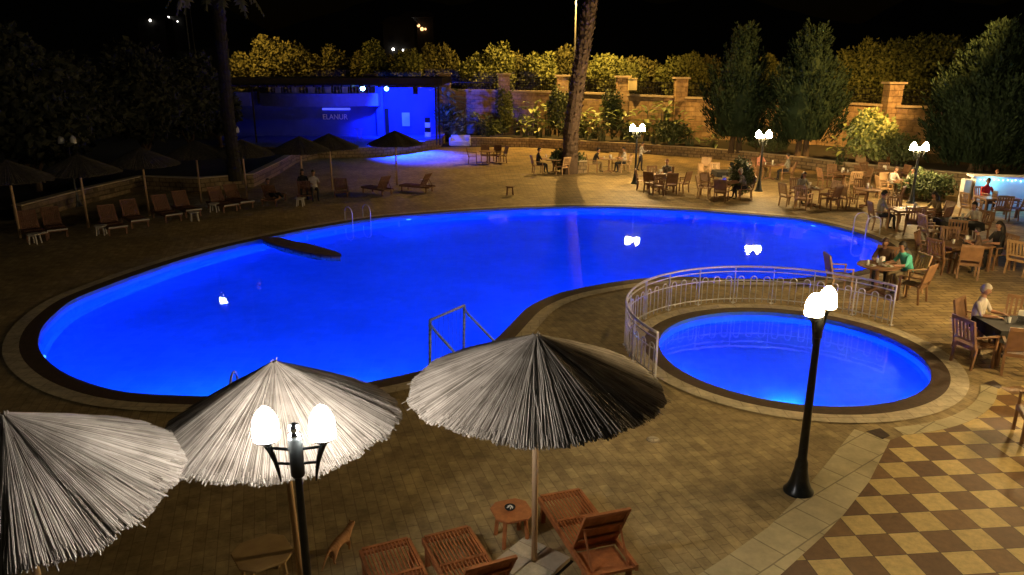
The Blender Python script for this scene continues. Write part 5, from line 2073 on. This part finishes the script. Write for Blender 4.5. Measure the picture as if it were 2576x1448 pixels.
plat = [G(u, v).xy for u, v in [(560, 388), (640, 392), (740, 397), (839, 398), (905, 396.5), (969, 393), (1020, 386.5), (1060, 380), (1107, 373)]]
zt = .78
m = MB()
poly = [(p.x, p.y) for p in plat] + [(plat[-1].x, 73), (plat[0].x, 73)]
m.prism(poly, 0, zt - .06)
m.build('platform', M['rubble'], SB)
m = MB()
pol2 = [(p.x, p.y - .12) for p in plat] + [(plat[-1].x + .1, 73), (plat[0].x - .1, 73)]
m.prism(pol2, zt - .06, zt)
m.build('stage_floor', M['stage_floor'], SB)
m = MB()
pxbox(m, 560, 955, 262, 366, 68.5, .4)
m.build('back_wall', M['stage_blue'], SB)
def bow(m, u0, u1, v0, v1, Y, th, sag, n=16):
    # a wall bowed towards the pool in plan
    a, b = AT(u0, v1, Y), AT(u1, v0, Y)
    fr_, bk_ = [], []
    for k in range(n + 1):
        t = k / n
        x = a.x + (b.x - a.x) * t
        y = Y - sag * (1 - (2 * t - 1) ** 2)
        fr_.append((x, y))
        bk_.append((x, y + th))
    m.prism(fr_ + bk_[::-1], a.z, b.z)


m = MB()
bow(m, 655, 950, 235, 267, 66.6, 2.0, 1.5)
m.build('balcony_parapet', M['parapet'], SB)
m = MB()
pxbox(m, 560, 627, 233, 267, 66.4, 2.0)
m.build('side_parapet', M['parapet'], SB)
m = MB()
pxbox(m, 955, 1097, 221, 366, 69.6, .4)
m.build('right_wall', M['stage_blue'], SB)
m = MB()
pxbox(m, 951, 962, 218, 362, 68, .5)
m.build('corner_column', M['stage_blue'], SB)
m = MB()
pxbox(m, 560, 1112, 196, 214, 61.0, 9.5)
for k in range(24):
    x = AT(565 + k * 23, 200, 61).x
    m.box((x, 64.5, AT(800, 214, 61).z - .08), (.12, 8.8, .16))
m.build('roof', M['roof'], SB)
for u in (640, 1097, 1105):
    m = MB()
    a = AT(u, 300, 62)
    m.box((a.x, 62, AT(u, 216, 61.5).z / 2 + .3), (.12, .12, AT(u, 216, 61.5).z - .6))
    m.build('roof_post', M['roof'], SB)
m = MB()
pxbox(m, 961, 976, 274, 352, 69.3, .2)
m.build('door', M['black'], SB)
m = MB()
pxbox(m, 1012, 1030, 284, 318, 69.4, .15)
m.build('wall_poster', M['bar_face'], SB)
# upper railing clutter on the balcony
m = MB()
for k in range(34):
    a = AT(680 + k * 8, 236, 65.9)
    m.bar((a.x, 65.9, a.z), (a.x, 65.9, a.z + .75), .03)
a, b = AT(676, 236, 65.9), AT(948, 236, 65.9)
m.bar((a.x, 65.9, a.z + .75), (b.x, 65.9, a.z + .75), .05)
for k in range(6):
    c = AT(700 + k * 42, 236, 66.3)
    m.box((c.x, 66.3, c.z + .35), (.5, .06, .7))
m.build('balcony_railing', simple('pale_weathered_iron', (.3, .28, .25), .7), SB)
m = MB()
pxbox(m, 811, 880, 272.5, 277.5, 68.2, .12)
m.build('tube_lamp', M['bar_tube'], SB)
# the word on the wall
cu = bpy.data.curves.new('lettering', 'FONT')
cu.body = 'ELANUR'
cu.extrude = .03
cu.align_x = 'CENTER'
cu.size = 1.0
to = bpy.data.objects.new('lettering_tmp', cu)
COL.objects.link(to)
bpy.context.view_layer.update()
dg = bpy.context.evaluated_depsgraph_get()
tm = bpy.data.meshes.new_from_object(to.evaluated_get(dg))
bpy.data.objects.remove(to)
xs = [v.co.x for v in tm.vertices]
a, b = AT(813, 301, 68.3), AT(874, 288, 68.3)
sx = (b.x - a.x) / (max(xs) - min(xs))
ys = [v.co.y for v in tm.vertices]
sy = (b.z - a.z) / (max(ys) - min(ys))
x0, y0 = min(xs), min(ys)
for v in tm.vertices:
    x, y, z = v.co
    v.co = (a.x + (x - x0) * sx, 68.3 - z, a.z + (y - y0) * sy)
tm.materials.append(M['letter'])
lo = bpy.data.objects.new('lettering', tm)
COL.objects.link(lo)
lo.parent = SB


def stage_spot(u, v, Y, mat, label, power, col, aim, size=150, second=None):
    p = AT(u, v, Y)
    r = empty('stage_spotlight', p, 0, label, 'spotlight', 'spotlights under the stage roof')
    m = MB()
    m.lathe([(.10, .16), (.20, .10), (.21, -.06), (.16, -.08)], 14)
    m.bar((0, 0, .1), (0, 0, .45), .03)
    m.build('housing', M['roof'], r)
    m = MB()
    X = Matrix.Rotation(R(90), 3, 'X')
    m.lathe([(.02, .13), (.12, .10), (.19, -.02), (.13, -.10), (.02, -.13)], 12, (0, -.16, -.02), M=X)
    m.build('lens', mat, r)
    ld = bpy.data.lights.new('stage_light', 'SPOT')
    ld.energy = power
    ld.color = col
    ld.spot_size = R(size)
    ld.spot_blend = .6
    ld.shadow_soft_size = .12
    o = bpy.data.objects.new('stage_light', ld)
    o.location = p + Vector((0, .05, -.3))
    o.rotation_euler = (Vector(aim) - p).to_track_quat('-Z', 'Y').to_euler()
    COL.objects.link(o)
    if second:
        l2 = ld.copy()
        l2.energy = second[0]
        l2.spot_size = R(second[2])
        l2.spot_blend = 1
        o2 = bpy.data.objects.new('stage_light', l2)
        o2.location = p + Vector((0, -.25, -.25))
        o2.rotation_euler = (second[1] - p).to_track_quat('-Z', 'Y').to_euler()
        COL.objects.link(o2)


BL = (.006, .034, 1)
t_ = AT(1020, 300, 69.6)
stage_spot(973, 223, 64.2, M['cyan_led'], 'small blue spotlight under the stage roof, right one of the two', 8000, BL, AT(1025, 310, 69.6), 112, second=(90000, G(1035, 387), 70))
t_ = AT(870, 262, 66)
stage_spot(913, 222, 61.6, M['white_led'], 'round whitish spotlight under the stage roof, left one of the two', 500, BL, t_, 120)
p = AT(1045, 228, 62.5)
r = empty('loudspeaker', p, 0, 'black loudspeaker hanging under the right part of the stage roof', 'loudspeaker')
m = MB()
m.box((0, 0, 0), (.38, .4, .6))
m.box((0, 0, .4), (.06, .06, .3))
m.build('cabinet', M['roof'], r, bevel=.03)
m = MB()
m.lathe([(.13, 0), (.10, .02), (.04, .03)], 14, (0, -.2, -.08), M=Matrix.Rotation(R(90), 3, 'X'))
m.build('cone', M['iron'], r)
q = AT(1000, 352, 66)
r = empty('person_cutout', (0, 0, 0))
bpy.data.objects.remove(r)
r = empty('stacked_crates', (AT(1077, 350, 67).x, 67, zt), 0, 'dark stack of crates against the blue wall at the right of the stage', 'crates')
for k in range(4):
    m = MB()
    m.box((0, 0, .22 + k * .42), (.5 - .03 * k, .45, .38))
    m.box((0, 0, .42 + k * .42), (.54 - .03 * k, .49, .04))
    m.build('crate', M['iron'] if k % 2 else M['bar_face'], r)
r = empty('stage_table', (AT(905, 360, 64).x, 64, zt), 0, 'small high table standing on the stage floor', 'table')
m = MB()
m.box((0, 0, .95), (.75, .5, .05))
m.build('tabletop', M['stage_floor'], r)
for s in (-1, 1):
    m = MB()
    m.bar((s * .16, 0, 0), (s * .16, 0, .93), .05)
    m.build('leg', M['stage_floor'], r)
# white sofa lit blue
q = G(1157, 369)
r = empty('white_sofa', (q.x, q.y, 0), R(-4), 'white rounded sofa lit blue beside the stage', 'sofa')
m = MB()
m.box((0, .4, .24), (1.75, .8, .46))
m.build('seat', M['white_pad'], r, bevel=.08)
m = MB()
m.box((0, .72, .62), (1.75, .25, .66))
m.build('backrest', M['white_pad'], r, bevel=.1)
for s in (-1, 1):
    m = MB()
    m.box((s * .86, .4, .40), (.22, .85, .72))
    m.build('armrest', M['white_pad'], r, bevel=.09)

# ------------------------------------------------------------------ bar counter at the right
q0 = G(2443, 527)
bw = 6.0
BC = empty('bar_counter', (q0.x, q0.y, 0), R(-14), 'tall pale bar counter with a string of blue lights at the right edge', 'bar counter')
m = MB()
m.box((bw / 2, .4, .77), (bw, .75, 1.54))
m.build('front_panel', M['bar_face'], BC)
m = MB()
m.box((bw / 2 - .05, .35, 1.60), (bw + .3, 1.0, .09))
m.build('counter_top', M['white_pad'], BC, bevel=.015)
m = MB()
m.box((-.25, .45, .7), (.35, .6, 1.4))
m.build('side_cabinet', M['plaster'], BC)
rd = random.Random(6)
for k in range(30):
    m = MB()
    m.lathe([(.012, -.03), (.034, -.01), (.030, .018), (.010, .032)], 7, (.15 + k * .195 + rd.uniform(-.04, .04), -.05 + rd.uniform(-.01, .01), 1.47 + rd.uniform(-.03, .03)))
    m.build('led_bulb', M['cyan_led'], BC)
for k in range(4):
    ld = bpy.data.lights.new('bar_light', 'POINT')
    ld.energy = (44, 26, 44, 34)[k]
    ld.color = (.12, .55, .75) if k % 2 == 0 else (.10, .10, 1)
    ld.shadow_soft_size = .1
    o = bpy.data.objects.new('bar_light', ld)
    o.location = (.6 + k * 1.2, -.45 if k % 2 == 0 else -1.4, 1.42)
    o.parent = BC
    COL.objects.link(o)
person(q0 + Vector((1.55, 1.0, .15)), R(170), 'stand', cmat('dark_pink_top', (.45, .08, .10)), NAVY, 'red', 'mid', 'person in a dark pink top leaning behind the bar counter', scale=.95)
